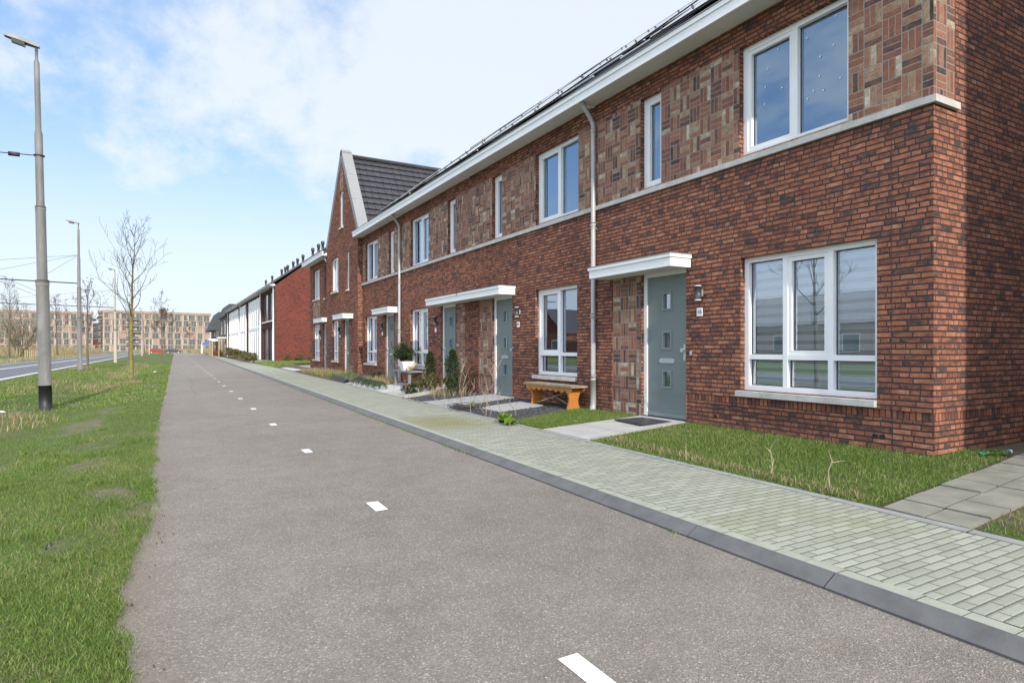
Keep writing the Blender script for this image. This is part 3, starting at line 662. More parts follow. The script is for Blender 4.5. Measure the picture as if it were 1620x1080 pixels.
def window(parent, x, y0, y1, z0, z1, mull=(), trans=(), sash=(), sill=True, rec=.083, fw=.067, gl='glass', room='interior', blind=None, rdepth=1.6, open_sash=None, wide_sill=.05):
    X0 = x + rec; X1 = X0 + .11; f = MB()
    f.box(X0, X1, y0, y1, z0, z0 + fw, 'white'); f.box(X0, X1, y0, y1, z1 - fw, z1, 'white')
    f.box(X0, X1, y0, y0 + fw, z0 + fw, z1 - fw, 'white'); f.box(X0, X1, y1 - fw, y1, z0 + fw, z1 - fw, 'white')
    ms = sorted(mull); bays = []; p = y0 + fw
    for q in ms: f.box(X0 + .002, X1 - .002, q - fw / 2, q + fw / 2, z0 + fw, z1 - fw, 'white'); bays.append((p, q - fw / 2)); p = q + fw / 2
    bays.append((p, y1 - fw))
    gp = MB()
    for i, (a, c) in enumerate(bays):
        zs = [z0 + fw]
        for t in sorted(trans): f.box(X0 + .004, X1 - .004, a, c, t - fw / 2, t + fw / 2, 'white'); zs += [t - fw / 2, t + fw / 2]
        zs.append(z1 - fw); rows = list(zip(zs[::2], zs[1::2]))
        for k, (e, h) in enumerate(rows):
            s = .0; top = k == len(rows) - 1
            if i in sash and top:
                s = .052; sx = X0 + .014
                f.box(sx, X1 - .02, a, c, e, e + s, 'white'); f.box(sx, X1 - .02, a, c, h - s, h, 'white')
                f.box(sx, X1 - .02, a, a + s, e + s, h - s, 'white'); f.box(sx, X1 - .02, c - s, c, e + s, h - s, 'white')
            xg = X0 + .068
            g_ = .012   # black glazing gasket
            for (ya, yb, za, zb) in ((a + s, c - s, e + s, e + s + g_), (a + s, c - s, h - s - g_, h - s), (a + s, a + s + g_, e + s + g_, h - s - g_), (c - s - g_, c - s, e + s + g_, h - s - g_)):
                f.box(xg - .006, xg + .004, ya, yb, za, zb, 'dark')
            gp.face([(xg, c - s, e + s), (xg, a + s, e + s), (xg, a + s, h - s), (xg, c - s, h - s)], gl)
    w = f.build('window', parent, .004)
    gp.build('pane', w)
    r = MB(); xa, xb = X1 + .01, X1 + rdepth
    r.face([(xb, y1, z0), (xb, y0, z0), (xb, y0, z1), (xb, y1, z1)], room); r.face([(xa, y0, z0), (xb, y0, z0), (xb, y0, z1), (xa, y0, z1)], room)
    r.face([(xb, y1, z0), (xa, y1, z0), (xa, y1, z1), (xb, y1, z1)], room); r.face([(xa, y0, z0), (xa, y1, z0), (xb, y1, z0), (xb, y0, z0)], room); r.face([(xa, y1, z1), (xa, y0, z1), (xb, y0, z1), (xb, y1, z1)], room)
    r.build('room', w)
    if blind:
        bl = MB()
        if blind == 'zebra':
            z = z1 - .06
            for (a, c) in bays:
                z = z1 - .10
                bl.box(xg + .06, xg + .062, a - .02, c + .02 - (.06 if c > y1 - .1 else 0), z0 + .10, z1 - .08, 'sheer')
                while z > z0 + .1: bl.box(xg + .045, xg + .047, a - .02, c + .02 - (.06 if c > y1 - .1 else 0), z - .072, z, 'blind'); z -= .118
        elif blind == 'curtain':
            for a, c in ((y1 - .55, y1 - .1), (y0 + .08, y0 + .3)):
                n = 9
                for k in range(n): ya, yb = a + (c - a) * k / n, a + (c - a) * (k + 1) / n; o1, o2 = (.03 * (k % 2)), (.03 * ((k + 1) % 2)); bl.face([(xg + .12 + o1, ya, z0 + .1), (xg + .12 + o2, yb, z0 + .1), (xg + .12 + o2, yb, z1), (xg + .12 + o1, ya, z1)], 'curtain')
        elif blind == 'shade':
            bl.box(xg + .06, xg + .065, y0 + .05, y1 - .05, z0 + (z1 - z0) * .02, z1, 'blind')
        bl.build('blind', w)
    if sill:
        s = MB(); hw = wide_sill; n = max(1, round((y1 - y0) / .9)); 
        for k in range(n):
            a = y0 - .0 + (y1 + hw - y0) * k / n; c = y0 + (y1 + hw - y0) * (k + 1) / n
            s.prism([(x - .055, z0 - .085), (x + rec + .02, z0 - .085), (x + rec + .02, z0 - .002), (x - .055, z0 - .014)], 'y', a + .002, c - .002, 'concrete')
        s.build('sill', w, .003)
    return w
def door(parent, x, y0, y1, z0, z1, rec=.055, hinge_left=True, pane='glass'):
    """y0 = right (near) edge, y1 = left edge seen from the street"""
    X0 = x + rec; f = MB(); fw = .075
    f.box(X0, X0 + .1, y1 - fw, y1, z0, z1, 'white'); f.box(X0, X0 + .1, y0, y0 + .035, z0, z1, 'white'); f.box(X0, X0 + .1, y0 + .035, y1 - fw, z1 - fw, z1, 'white')
    lf = MB(); a, c, e, h = y0 + .04, y1 - fw - .004, z0 + .035, z1 - fw - .004; xd = X0 + .02
    yc = (a + c) / 2; holes = [(yc - .075, yc + .075, zz, zz + .23) for zz in (.56, 1.17, 1.78)]
    wall_panel(lf, xd, [(a, c, e, h, 'door')], [(*q, .03, 'doortrim') for q in holes])
    lf.face([(xd, a, e), (xd + .05, a, e), (xd + .05, a, h), (xd, a, h)], 'door'); lf.face([(xd, a, h), (xd + .05, a, h), (xd + .05, c, h), (xd, c, h)], 'door')
    lf.face([(xd + .06, c, e), (xd + .06, a, e), (xd + .06, a, h), (xd + .06, c, h)], 'darkroom')
    o = lf.build('door', parent)
    f.build('door_frame', o, .004)
    for (p, q, r_, s_) in holes:
        tr = MB(); pn = MB(); t = .028
        for (ya, yb, za, zb) in ((p - t, q + t, r_ - t, r_), (p - t, q + t, s_, s_ + t), (p - t, p, r_, s_), (q, q + t, r_, s_)): tr.box(xd - .013, xd - .0005, ya, yb, za, zb, 'doortrim')
        pn.face([(xd + .025, q, r_), (xd + .025, p, r_), (xd + .025, p, s_), (xd + .025, q, s_)], pane); w = tr.build('trim', o, .002); pn.build('pane', o)
    k = MB(); ly = yc; n = 10; hw, hh = .165, .036
    poly = [(ly - hw + hh * (1 - math.cos(t)), .965 + hh * math.sin(t)) for t in np.linspace(math.pi / 2, -math.pi / 2, n)][::1]
    poly = [(ly + sgn * (hw - hh) + hh * math.cos(t), .965 + hh * math.sin(t)) for sgn, t in [(1, q) for q in np.linspace(-math.pi / 2, math.pi / 2, 8)] + [(-1, q) for q in np.linspace(math.pi / 2, 1.5 * math.pi, 8)]]
    k.prism(poly, 'x', xd - .014, xd - .0005, 'steel'); k.build('letterbox', o, .002)
    hy = a + .06 if hinge_left else c - .06; hd = MB()
    hd.box(xd - .012, xd - .0005, hy - .022, hy + .022, .97, 1.22, 'steel')
    hd.tube([(xd - .012, hy + .02, 1.13), (xd - .045, hy + .02, 1.13)], .024, 'steel', 12); hd.tube([(xd - .045, hy + .02, 1.13), (xd - .05, hy + .02, 1.13)], .032, 'steel', 12); hd.build('handle', o, .002)
    wb = MB(); wb.box(xd - .012, xd - .0005, a, c, e, e + .055, 'doortrim'); wb.build('weather_bar', o)
    th = MB(); th.box(X0 - .03, X0 + .1, y0, y1, z0 - .04, z0 + .028, 'dark'); th.build('threshold', o)
    return o
def canopy(parent, x, y0, y1, z0=2.35, d_=.41):
    b = MB(); b.box(x - d_, x - .002, y0, y1, z0, z0 + .13, 'fascia', '-z'); b.face([(x - d_, y1, z0), (x - .002, y1, z0), (x - .002, y0, z0), (x - d_, y0, z0)], 'soffit')
    b.box(x - d_ - .02, x - .002, y0 - .02, y1 + .02, z0 + .132, z0 + .18, 'fascia'); b.box(x - d_ - .025, x - .002, y0 - .025, y1 + .025, z0 + .181, z0 + .195, 'zincsheet')
    return b.build('canopy', parent, .004)
def wall_lamp(parent, x, y, z, up=True):
    b = MB(); b.box(x - .03, x - .001, y - .03, y + .03, z - .05, z + .05, 'steel'); b.tube([(x - .075, y, z - .095), (x - .075, y, z + .095)], .05, 'lampbody', 16)
    o = b.build('wall_lamp', parent); c = MB(); c.tube([(x - .075, y, z + .096), (x - .075, y, z + .108)], .049, 'plate', 16); c.build('lamp_ring', o); c = MB(); c.tube([(x - .075, y, z - .108), (x - .075, y, z - .096)], .049, 'plate', 16); c.build('lamp_ring', o); return o
def number(parent, x, y, z, text=None):
    b = MB(); b.box(x - .012, x - .001, y - .052, y + .052, z - .06, z + .06, 'plate'); o = b.build('house_number', parent, .002)
    if text:
        cu = bpy.data.curves.new('digits', 'FONT'); cu.body = text; cu.size = .088; cu.align_x = 'CENTER'; cu.align_y = 'CENTER'; cu.extrude = .001
        t = bpy.data.objects.new('tmp', cu); COL.objects.link(t); dg = bpy.context.evaluated_depsgraph_get(); me = bpy.data.meshes.new_from_object(t.evaluated_get(dg)); bpy.data.objects.remove(t)
        me.transform(Matrix(((0, 0, -1, 0), (-1, 0, 0, 0), (0, 1, 0, 0), (0, 0, 0, 1))))
        me.materials.clear(); me.materials.append(M['black']); w = bpy.data.objects.new('digits', me); COL.objects.link(w); w.parent = o
        w.location = Vector((x - .0145, y, z)) - Vector(o['_w'])
    return o
def downpipe(parent, x, y, ztop=5.52, z0=.04):
    b = MB(); r = .042; xp = x - .068
    b.tube([(x - .30, y, ztop), (x - .29, y, ztop - .05), (x - .12, y, ztop - .26), (xp, y, ztop - .36), (xp, y, ztop - .5), (xp, y, z0 + .34)], r, 'zinc', 14)
    for z in (ztop - .46, 3.38, 1.75, .62): b.tube([(xp, y, z - .03), (xp, y, z + .03)], r + .007, 'zinc', 14)
    b.tube([(xp, y, .60), (xp, y, z0 + .12), (xp - .015, y, z0)], [r + .006, r + .012, r + .018], 'zinc', 14)
    o = b.build('downpipe', parent)
    for z in (ztop - .52, 3.3, 1.68, .66): c = MB(); c.box(x - .03, x - .002, y - .012, y + .012, z, z + .025, 'zinc'); c.tube([(xp, y, z), (xp, y, z + .025)], r + .005, 'zinc', 14); c.build('bracket', o)
    return o
SL = .79
def roof_z(X): return 5.70 + SL * (X - 6.36)
def eave(parent, x, y0, y1, d_=.4):
    b = MB(); xo = x - d_
    b.box(xo, xo + .03, y0, y1, 5.50, 5.70, 'fascia'); b.box(xo - .018, xo - .001, y0, y1, 5.635, 5.70, 'fascia'); b.box(xo - .03, xo + .04, y0, y1, 5.702, 5.715, 'zincsheet')
    b.face([(xo + .03, y1, 5.53), (x - .001, y1, 5.53), (x - .001, y0, 5.53), (xo + .03, y0, 5.53)], 'soffit')
    b.box(xo + .03, x, y0, y0 + .02, 5.505, 5.70, 'fascia'); b.box(xo + .03, x, y1 - .02, y1, 5.505, 5.70, 'fascia')
    return b.build('eave', parent)
def tile_roof(name, parent, y0, y1, xe, ze, xr, slope, mat='tile', pitch=.34, step_=.035):
    """courses of tiles stepping up the street slope, plain slope behind"""
    b = MB(); L = xr - xe; n = max(4, int(L * math.sqrt(1 + slope ** 2) / pitch))
    for k in range(n):
        a, c = xe + L * k / n, xe + L * (k + 1) / n; za, zc = ze + slope * (a - xe), ze + slope * (c - xe)
        b.face([(a, y1, za + step_), (a, y0, za + step_), (c + .0, y0, zc + .004), (c, y1, zc + .004)], mat); b.face([(a, y1, za), (a, y0, za), (a, y0, za + step_), (a, y1, za + step_)], mat)
    zr = ze + slope * L; xb = xr + L
    b.face([(xr, y0, zr), (xb, y0, ze), (xb, y1, ze), (xr, y1, zr)], mat)
    for y in (y0 + .002, y1 - .002): b.face([(xe, y, ze - .16), (xr, y, zr - .16), (xr, y, zr), (xe, y, ze)], mat); b.face([(xb, y, ze - .16), (xr, y, zr - .16), (xr, y, zr), (xb, y, ze)], mat)
    b.tube([(xr, y0, zr + .03), (xr, y1, zr + .03)], .09, mat, 8)
    return b.build(name, parent)
def panels(parent, y0, n, rows, x0=6.85, w=1.0, h=1.62, lift=.075, skips=()):
    ca = 1 / math.sqrt(1 + SL * SL); sa = SL * ca
    for r in range(rows):
        for t in (.35, 1.25):
            rail = MB(); xa = x0 + (r * (h + .02) + t) * ca; rail.box(xa - .02, xa + .02, y0 - .05, y0 + n * (w + .02) + .03, roof_z(xa) + .045, roof_z(xa) + .07, 'alu'); rail.build('rail', parent)
        for k in range(n):
            if (r, k) in skips: continue
            ya = y0 + k * (w + .02); xa = x0 + r * (h + .02) * ca; za = roof_z(xa) + lift; b = MB()
            P = lambda s, t, u: (xa + s * ca - u * sa, ya + t, za + s * sa + u * ca)
            def slab(s0, s1, t0, t1, u0, u1, mt):
                c = [P(s, t, u) for s, t, u in ((s0, t0, u0), (s0, t1, u0), (s1, t1, u0), (s1, t0, u0), (s0, t0, u1), (s0, t1, u1), (s1, t1, u1), (s1, t0, u1))]
                for q in ((0, 1, 2, 3), (7, 6, 5, 4), (0, 4, 5, 1), (1, 5, 6, 2), (2, 6, 7, 3), (3, 7, 4, 0)): b.face([c[i] for i in q], mt)
            slab(0, h, 0, w, 0, .030, 'solar')
            for (s0, s1, t0, t1) in ((0, .02, 0, w), (h - .02, h, 0, w), (.02, h - .02, 0, .02), (.02, h - .02, w - .02, w)): slab(s0, s1, t0, t1, -.002, .0315, 'alu')
            o = b.build('solar_panel', parent)
            if k < n - 1:
                cl = MB(); 
                for s in (.35, 1.25): q = P(s, w + .01, .03); cl = MB(); cl.box(q[0] - .025, q[0] + .025, q[1] - .012, q[1] + .012, q[2] - .02, q[2] + .022, 'dark'); cl.build('clamp', o)
def vents(parent, x, ys, z):
    for y in ys: b = MB(); b.box(x - .0015, x + .012, y, y + .062, z, z + .05, 'black'); b.build('air_brick', parent)

# each house: facade, wall zones and openings
ZB = 3.63
def facade(parent, x, y0, y1, ops, infills=(), upper=True):
    b = MB(); zones = []
    zones.append((y0, y1, .50, ZB, 'brick'))
    zones.append((y0, y1, ZB, 3.70, 'brick'))
    zones.append((y0, y1, 3.70, 5.21, 'basket')); zones.append((y0, y1, 5.21, 5.60, 'brick'))
    inf = [(a + .004, c - .004, .0, 2.36, .016) for a, c in infills]
    wall_panel(b, x, zones, [o for o in ops] + [q for q in inf])
    xp = x + .018
    wall_panel(b, xp, [(y0, y1, .40, .50, 'soldier'), (y0, y1, -.15, .40, 'brick')], [(o[0], o[1], o[2], o[3], o[4] - .018) for o in ops if o[2] < .4] + [(q[0], q[1], q[2] - .2, q[3], .004) for q in inf], False)
    b.face([(x, y1, .5), (xp, y1, .5), (xp, y0, .5), (x, y0, .5)], 'brick')
    for a, c in infills: b.face([(x + .017, c, -.15), (x + .017, a, -.15), (x + .017, a, 2.36), (x + .017, c, 2.36)], 'basket')
    return b.build('wall', parent)
def band(parent, x, y0, y1, extra=None):
    b = MB(); y = y0
    n = max(1, round((y1 - y0) / 1.0)); w = (y1 - y0) / n
    for k in range(n): b.box(x - .045, x + .02, y0 + k * w + .0015, y0 + (k + 1) * w - .0015, ZB, ZB + .072, 'concrete')
    if extra: b.box(x + .0201, x + .44, y0 - .045, y0 - .001, ZB, ZB + .072, 'concrete'); b.box(x - .045, x + .02, y0 - .045, y0, ZB, ZB + .072, 'concrete')
    return b.build('string_course', parent, .003)
RG = 'houses of the brick terrace'
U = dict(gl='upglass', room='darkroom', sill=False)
# --- nearest house, number 16
h = thing('terraced_house', 'nearest brick terraced house with number 16 beside its door and wide three-bay window', 'house', (XF, 3.294, 0), RG)
ya, yb = 3.294, 8.92
ops = [(3.86, 5.68, .60, 2.37, .083), (6.67, 7.66, .05, 2.37, .055), (4.18, 5.70, 3.74, 5.21, .083), (7.20, 7.68, 3.74, 5.21, .083)]
facade(h, XF, ya, yb, ops, [(7.66, 8.42)])
ew = MB()   # end wall with gable
XR, XBK = 11.5, 16.6
ZE = [(.50, ZB, 'brick'), (ZB, 3.70, 'brick'), (5.21, 5.68, 'brick')]
for z0, z1, mt in ZE: ew.face([(XF, ya, z0), (XBK, ya, z0), (XBK, ya, z1), (XF, ya, z1)], mt)
ew.face([(XF, ya, 3.70), (XF + .42, ya, 3.70), (XF + .42, ya, 5.21), (XF, ya, 5.21)], 'basket'); ew.face([(XF + .42, ya, 3.70), (XBK, ya, 3.70), (XBK, ya, 5.21), (XF + .42, ya, 5.21)], 'brick')
ew.face([(XF + .018, ya + .018, .40), (XBK, ya + .018, .40), (XBK, ya + .018, .50), (XF + .018, ya + .018, .50)], 'soldier'); ew.face([(XF + .018, ya + .018, -.15), (XBK, ya + .018, -.15), (XBK, ya + .018, .40), (XF + .018, ya + .018, .40)], 'brick')
ew.face([(XF, ya, .5), (XF, ya + .018, .5), (XBK, ya + .018, .5), (XBK, ya, .5)], 'brick')
ew.face([(XF, ya, 5.68), (XBK, ya, 5.68), (XR, ya, roof_z(XR) - .06)], 'brick'); ew.face([(XBK, ya, -.1), (XBK, yb, -.1), (XBK, yb, 5.68), (XBK, ya, 5.68)], 'brick')
ew.build('end_wall', h)
j = MB(); j.box(XF + .416, XF + .427, ya - .0025, ya + .002, 3.705, 5.6, 'dark'); j.box(XF - .002, XF + .002, 3.70, 3.708, .5, ZB, 'dark'); j.box(XF + .014, XF + .02, 3.70, 3.708, -.1, .5, 'dark'); j.build('expansion_joint', h)
band(h, XF, ya, yb, True); eave(h, XF, ya - .3, yb); tile_roof('roof', h, ya - .05, yb, 6.40, 5.69, XR, SL)
window(h, XF, *ops[0][:4], mull=(4.45, 5.06), trans=(1.045,), sash=(1,), blind='zebra', rdepth=2.4)
door(h, XF, *ops[1][:4])
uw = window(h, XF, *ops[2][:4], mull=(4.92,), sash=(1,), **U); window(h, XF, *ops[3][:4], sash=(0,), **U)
st = MB(); xs = XF + .083 + .062
for y, z in ((5.21, 5.02), (5.36, 4.83), (5.40, 4.6), (5.41, 4.38), (4.80, 4.98), (4.62, 4.68), (4.63, 4.45), (4.71, 4.3), (4.79, 4.23), (4.58, 4.26), (4.42, 5.08), (4.37, 4.33), (4.45, 4.75), (5.15, 4.5)): st = MB(); st.tube([(xs, y, z), (xs - .002, y, z)], .011, 'plate', 7); st.build('sticker', uw)
ln = MB(); X_, Y_ = XF + .40, 4.86; ln.tube([(X_, Y_, .66), (X_, Y_, .80)], .06, 'redpaint', 12); ln.tube([(X_, Y_, .80), (X_, Y_, .83)], .062, 'plate', 12); ln.tube([(X_, Y_, .83), (X_, Y_, .90)], [.05, .015], 'plate', 12); ln.box(X_ - .09, X_ + .12, 3.95, 5.6, .62, .66, 'plate')
canopy(h, XF, 6.58, 8.52); wall_lamp(h, XF, 6.37, 1.955); number(h, XF, 6.40, 1.685, '16'); downpipe(h, XF, 8.86)
q = MB(); q.box(XF - .02, XF - .001, 6.555, 6.585, 1.06, 1.12, 'steel'); q.build('doorbell', h); ls = thing('candle_lantern', 'small red and white lantern on the inner sill of the wide three-bay window', 'lantern', (X_, Y_, .62)); ln.build('body', ls)
vents(h, XF + .018, (6.10, 3.78, 3.86), .17); panels(h, 3.5, 5, 3, skips=((0, 4),))
# --- second house
h = thing('terraced_house', 'second brick terraced house, orange wooden bench standing under its window', 'house', (XF, 8.92, 0), RG)
ya, yb = 8.92, 14.2
ops = [(9.45, 10.95, .62, 2.38, .083), (11.93, 12.89, .05, 2.37, .055), (9.41, 10.94, 3.74, 5.21, .083), (12.41, 12.90, 3.74, 5.21, .083)]
facade(h, XF, ya, yb, ops, [(12.89, 13.62)]); band(h, XF, ya, yb); eave(h, XF, ya, yb); tile_roof('roof', h, ya, yb, 6.40, 5.69, XR, SL)
window(h, XF, *ops[0][:4], mull=(10.17,), trans=(1.045,), sash=(1,)); door(h, XF, *ops[1][:4])
window(h, XF, *ops[2][:4], mull=(10.15,), sash=(1,), **U); window(h, XF, *ops[3][:4], sash=(0,), **U)
canopy(h, XF, 11.80, 14.0); wall_lamp(h, XF, 11.60, 1.955); number(h, XF, 11.66, 1.685, '18'); vents(h, XF + .018, (9.0, 11.3, 8.96), .17); panels(h, 9.5, 4, 3, skips=((0, 0), (2, 3)))
# --- third house
h = thing('terraced_house', 'third brick terraced house, white pot on a table under its window', 'house', (XF, 14.2, 0), RG)
ya, yb = 14.2, 19.38
ops = [(16.98, 18.5, .62, 2.38, .083), (15.01, 16.0, .05, 2.37, .055), (16.95, 18.47, 3.74, 5.21, .083), (15.02, 15.54, 3.74, 5.21, .083)]
facade(h, XF, ya, yb, ops, [(14.42, 15.01)]); band(h, XF, ya, yb); eave(h, XF, ya, yb); tile_roof('roof', h, ya, yb, 6.40, 5.69, XR, SL)
window(h, XF, *ops[0][:4], mull=(17.72,), trans=(1.045,), sash=(0,), blind='curtain'); door(h, XF, *ops[1][:4], hinge_left=False)
window(h, XF, *ops[2][:4], mull=(17.7,), sash=(0,), **U); window(h, XF, *ops[3][:4], sash=(0,), **U)
canopy(h, XF, 14.0, 16.12); wall_lamp(h, XF, 16.28, 1.97); number(h, XF, 16.38, 1.69); downpipe(h, XF, 19.34); panels(h, 14.5, 3, 3, skips=((2, 2),))
# --- fourth house
h = thing('terraced_house', 'fourth brick terraced house, set against the gabled house', 'house', (XF, 19.38, 0), RG)
ya, yb = 19.38, 23.9
ops = [(22.04, 23.55, .62, 2.38, .083), (20.07, 21.05, .05, 2.37, .055), (21.96, 23.5, 3.74, 5.21, .083), (20.06, 20.64, 3.74, 5.21, .083)]
facade(h, XF, ya, yb, ops, [(19.46, 20.07)]); band(h, XF, ya, yb); eave(h, XF, ya, yb - .01); tile_roof('roof', h, ya, yb, 6.40, 5.69, XR, SL)
window(h, XF, *ops[0][:4], mull=(22.8,), trans=(1.045,), sash=(0,), blind='curtain'); door(h, XF, *ops[1][:4], hinge_left=False)
window(h, XF, *ops[2][:4], mull=(22.75,), sash=(0,), **U); window(h, XF, *ops[3][:4], sash=(0,), **U)
canopy(h, XF, 19.48, 21.27); wall_lamp(h, XF, 21.2, 1.97); number(h, XF, 21.34, 1.69); panels(h, 19.6, 3, 3, skips=((2, 2), (2, 1)))
# --- gabled house, stands forward of the row
h = thing('gabled_house', 'taller brick house with a steep pointed gable facing the street', 'house', (XG, 23.9, 0))
ya, yb, ap, za = 23.9, 29.2, 26.5, 9.62
ops = [(25.20, 26.05, .05, 2.40, .055), (27.0, 28.1, .64, 2.40, .083), (27.0, 28.2, 3.70, 5.18, .083), (25.2, 25.55, 3.62, 5.16, .083), (26.14, 26.72, 6.36, 7.88, .083)]
b = MB(); wall_panel(b, XG, [(ya, yb, .5, 5.95, 'brick')], [o for o in ops[:4]])
# gable triangle in strips around the attic window
def gy(z, s): t = (z - 5.95) / (za - 5.95); return (ya + (ap - ya) * t) if s < 0 else (yb + (ap - yb) * t)
for z0, z1, split in ((5.95, 6.36, 0), (6.36, 7.88, 1), (7.88, 9.45, 2), (9.45, za, 0)):
    if split == 0: b.face([(XG, gy(z0, 1), z0), (XG, gy(z0, -1), z0), (XG, gy(z1, -1), z1), (XG, gy(z1, 1), z1)], 'brick')
    else:
        l, r_ = 26.72, 26.14
        if split == 2: b.face([(XG, gy(z0, 1), z0), (XG, l, z0), (XG, min(l, gy(z1, 1)), z1), (XG, gy(z1, 1), z1)], 'brick'); b.face([(XG, l, z0), (XG, r_, z0), (XG, max(r_, gy(z1, -1)), z1), (XG, min(l, gy(z1, 1)), z1)], 'basket'); b.face([(XG, r_, z0), (XG, gy(z0, -1), z0), (XG, gy(z1, -1), z1), (XG, max(r_, gy(z1, -1)), z1)], 'brick')
        else: b.face([(XG, gy(z0, 1), z0), (XG, l, z0), (XG, l, z1), (XG, gy(z1, 1), z1)], 'brick'); b.face([(XG, r_, z0), (XG, gy(z0, -1), z0), (XG, gy(z1, -1), z1), (XG, r_, z1)], 'brick')
wall_panel(b, XG, [], [ops[4]])
wall_panel(b, XG + .018, [(ya, yb, .40, .50, 'soldier'), (ya, yb, -.15, .40, 'brick')], [(ops[0][0], ops[0][1], .05, 2.4, .037)], False); b.face([(XG, yb, .5), (XG + .018, yb, .5), (XG + .018, ya, .5), (XG, ya, .5)], 'brick')
for y in (ya, yb):
    s = -1 if y == ya else 1
    b.face([(XG, y, -.1), (XG + 9, y, -.1), (XG + 9, y, 5.95), (XG, y, 5.95)], 'brick')
b.face([(XG + 9, ya, -.1), (XG + 9, yb, -.1), (XG + 9, yb, 5.95), (XG + 9, ap, za), (XG + 9, ya, 5.95)], 'brick')
b.build('wall', h)
q = MB(); wall_panel(q, XG + .004, [(24.5, 25.16, -.1, 2.36, 'basket')], []); q.build('brick_inlay', h)
sl_ = (za - 5.95) / (ap - ya)
r_ = MB()   # tile slopes, courses seen from the street side
for sgn, yE in ((1, ya), (-1, yb)):
    n = 13; ln = abs(ap - yE)
    for k in range(n):
        a, c = yE + sgn * ln * k / n, yE + sgn * ln * (k + 1) / n; z0, z1 = 5.72 + sl_ * ln * k / n, 5.72 + sl_ * ln * (k + 1) / n
        nt = 28
        for t in range(nt):   # each tile slightly rolled
            x0, x1 = XG + .40 + 8.6 * t / nt, XG + .40 + 8.6 * (t + 1) / nt; xm = x0 + (x1 - x0) * .80; oy = -sgn * .045; 
            pts = [(x0, .0), (xm, .0), (xm + .012, .03), (x1 - .012, .03), (x1, 0.)]
            for (pa, ha), (pb, hb) in zip(pts, pts[1:]):
                f_ = [(pa, a + oy - sgn * ha, z0 + .03), (pb, a + oy - sgn * hb, z0 + .03), (pb, c - sgn * hb, z1), (pa, c - sgn * ha, z1)]
                r_.face(f_ if sgn > 0 else f_[::-1], 'tile')
                f_ = [(pa, a - sgn * ha * .2, z0 + .0), (pb, a - sgn * hb * .2, z0), (pb, a + oy - sgn * hb, z0 + .03), (pa, a + oy - sgn * ha, z0 + .03)]; r_.face(f_ if sgn > 0 else f_[::-1], 'tile')
r_.tube([(XG + .42, ap, za - .18), (XG + 9, ap, za - .18)], .11, 'tile', 10); r_.build('roof', h)
c_ = MB()   # zinc coping over the gable edges
for sgn, yE in ((1, ya), (-1, yb)):
    dy, dz = ap - yE, za - 5.95; L_ = math.hypot(dy, dz); ny, nz = -dz / L_ * (1 if dy > 0 else -1), abs(dy) / L_
    P = lambda t, o: (yE + dy * t + ny * o, 5.95 + dz * t + nz * o)
    for k in range(3):
        t0, t1 = k / 3 - (.03 if k == 0 else 0) + .001, (k + 1) / 3 + (0.012 if k == 2 else 0) - .001
        poly = [P(t0, -.16), P(t1, -.16), P(t1, .07), P(t0, .07)]; c_.prism(poly, 'x', XG - .015, XG + .42, 'zincsheet')
c_.build('coping', h)
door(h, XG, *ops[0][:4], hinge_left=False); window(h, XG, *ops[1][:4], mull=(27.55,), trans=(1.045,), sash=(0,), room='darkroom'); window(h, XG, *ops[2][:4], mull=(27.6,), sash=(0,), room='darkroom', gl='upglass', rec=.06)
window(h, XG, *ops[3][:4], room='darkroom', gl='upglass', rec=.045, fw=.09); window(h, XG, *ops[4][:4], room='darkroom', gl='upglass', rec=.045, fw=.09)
canopy(h, XG, 24.58, 26.3, 2.38); wall_lamp(h, XG, 26.6, 1.97); number(h, XG, 26.68, 1.69)
# --- house beyond the gable
h = thing('terraced_house', 'brick house just beyond the gabled house, basket weave panel under its upper window', 'house', (XF, 29.2, 0), RG)
ya, yb = 29.2, 33.95
ops = [(30.05, 30.75, .05, 2.37, .055), (31.6, 33.1, .62, 2.38, .083), (31.6, 33.1, 3.70, 5.19, .083), (30.2, 30.55, 3.62, 5.19, .083)]
b = MB(); wall_panel(b, XF, [(ya, yb, .5, 2.6, 'brick'), (ya, 31.55, 2.6, 3.62, 'brick'), (31.55, 33.15, 2.6, 3.62, 'basket'), (33.15, yb, 2.6, 3.62, 'brick'), (ya, yb, 3.62, 5.6, 'brick')], ops)
wall_panel(b, XF + .018, [(ya, yb, -.15, .5, 'brick')], [(30.05, 30.75, .05, 2.37, .037)], False)
b.face([(XF, yb, -.15), (XBK, yb, -.15), (XBK, yb, 5.6), (XF, yb, 5.6)], 'brick'); b.face([(XF, yb, 5.6), (XBK, yb, 5.6), (XR, yb, roof_z(XR) - .1)], 'brick')
b.build('wall', h); eave(h, XF, ya + .01, yb + .15); tile_roof('roof', h, ya, yb + .1, 6.40, 5.69, XR, SL)
door(h, XF, *ops[0][:4], hinge_left=False)
for o in ops[1:3]: window(h, XF, *o[:4], mull=((o[0] + o[1]) / 2,), trans=((1.045,) if o[2] < 1 else ()), room='darkroom')
window(h, XF, *ops[3][:4], room='darkroom'); canopy(h, XF, 29.22, 31.1, 2.42); wall_lamp(h, XF, 31.25, 1.97); number(h, XF, 31.4, 1.69); downpipe(h, XF, 29.5)
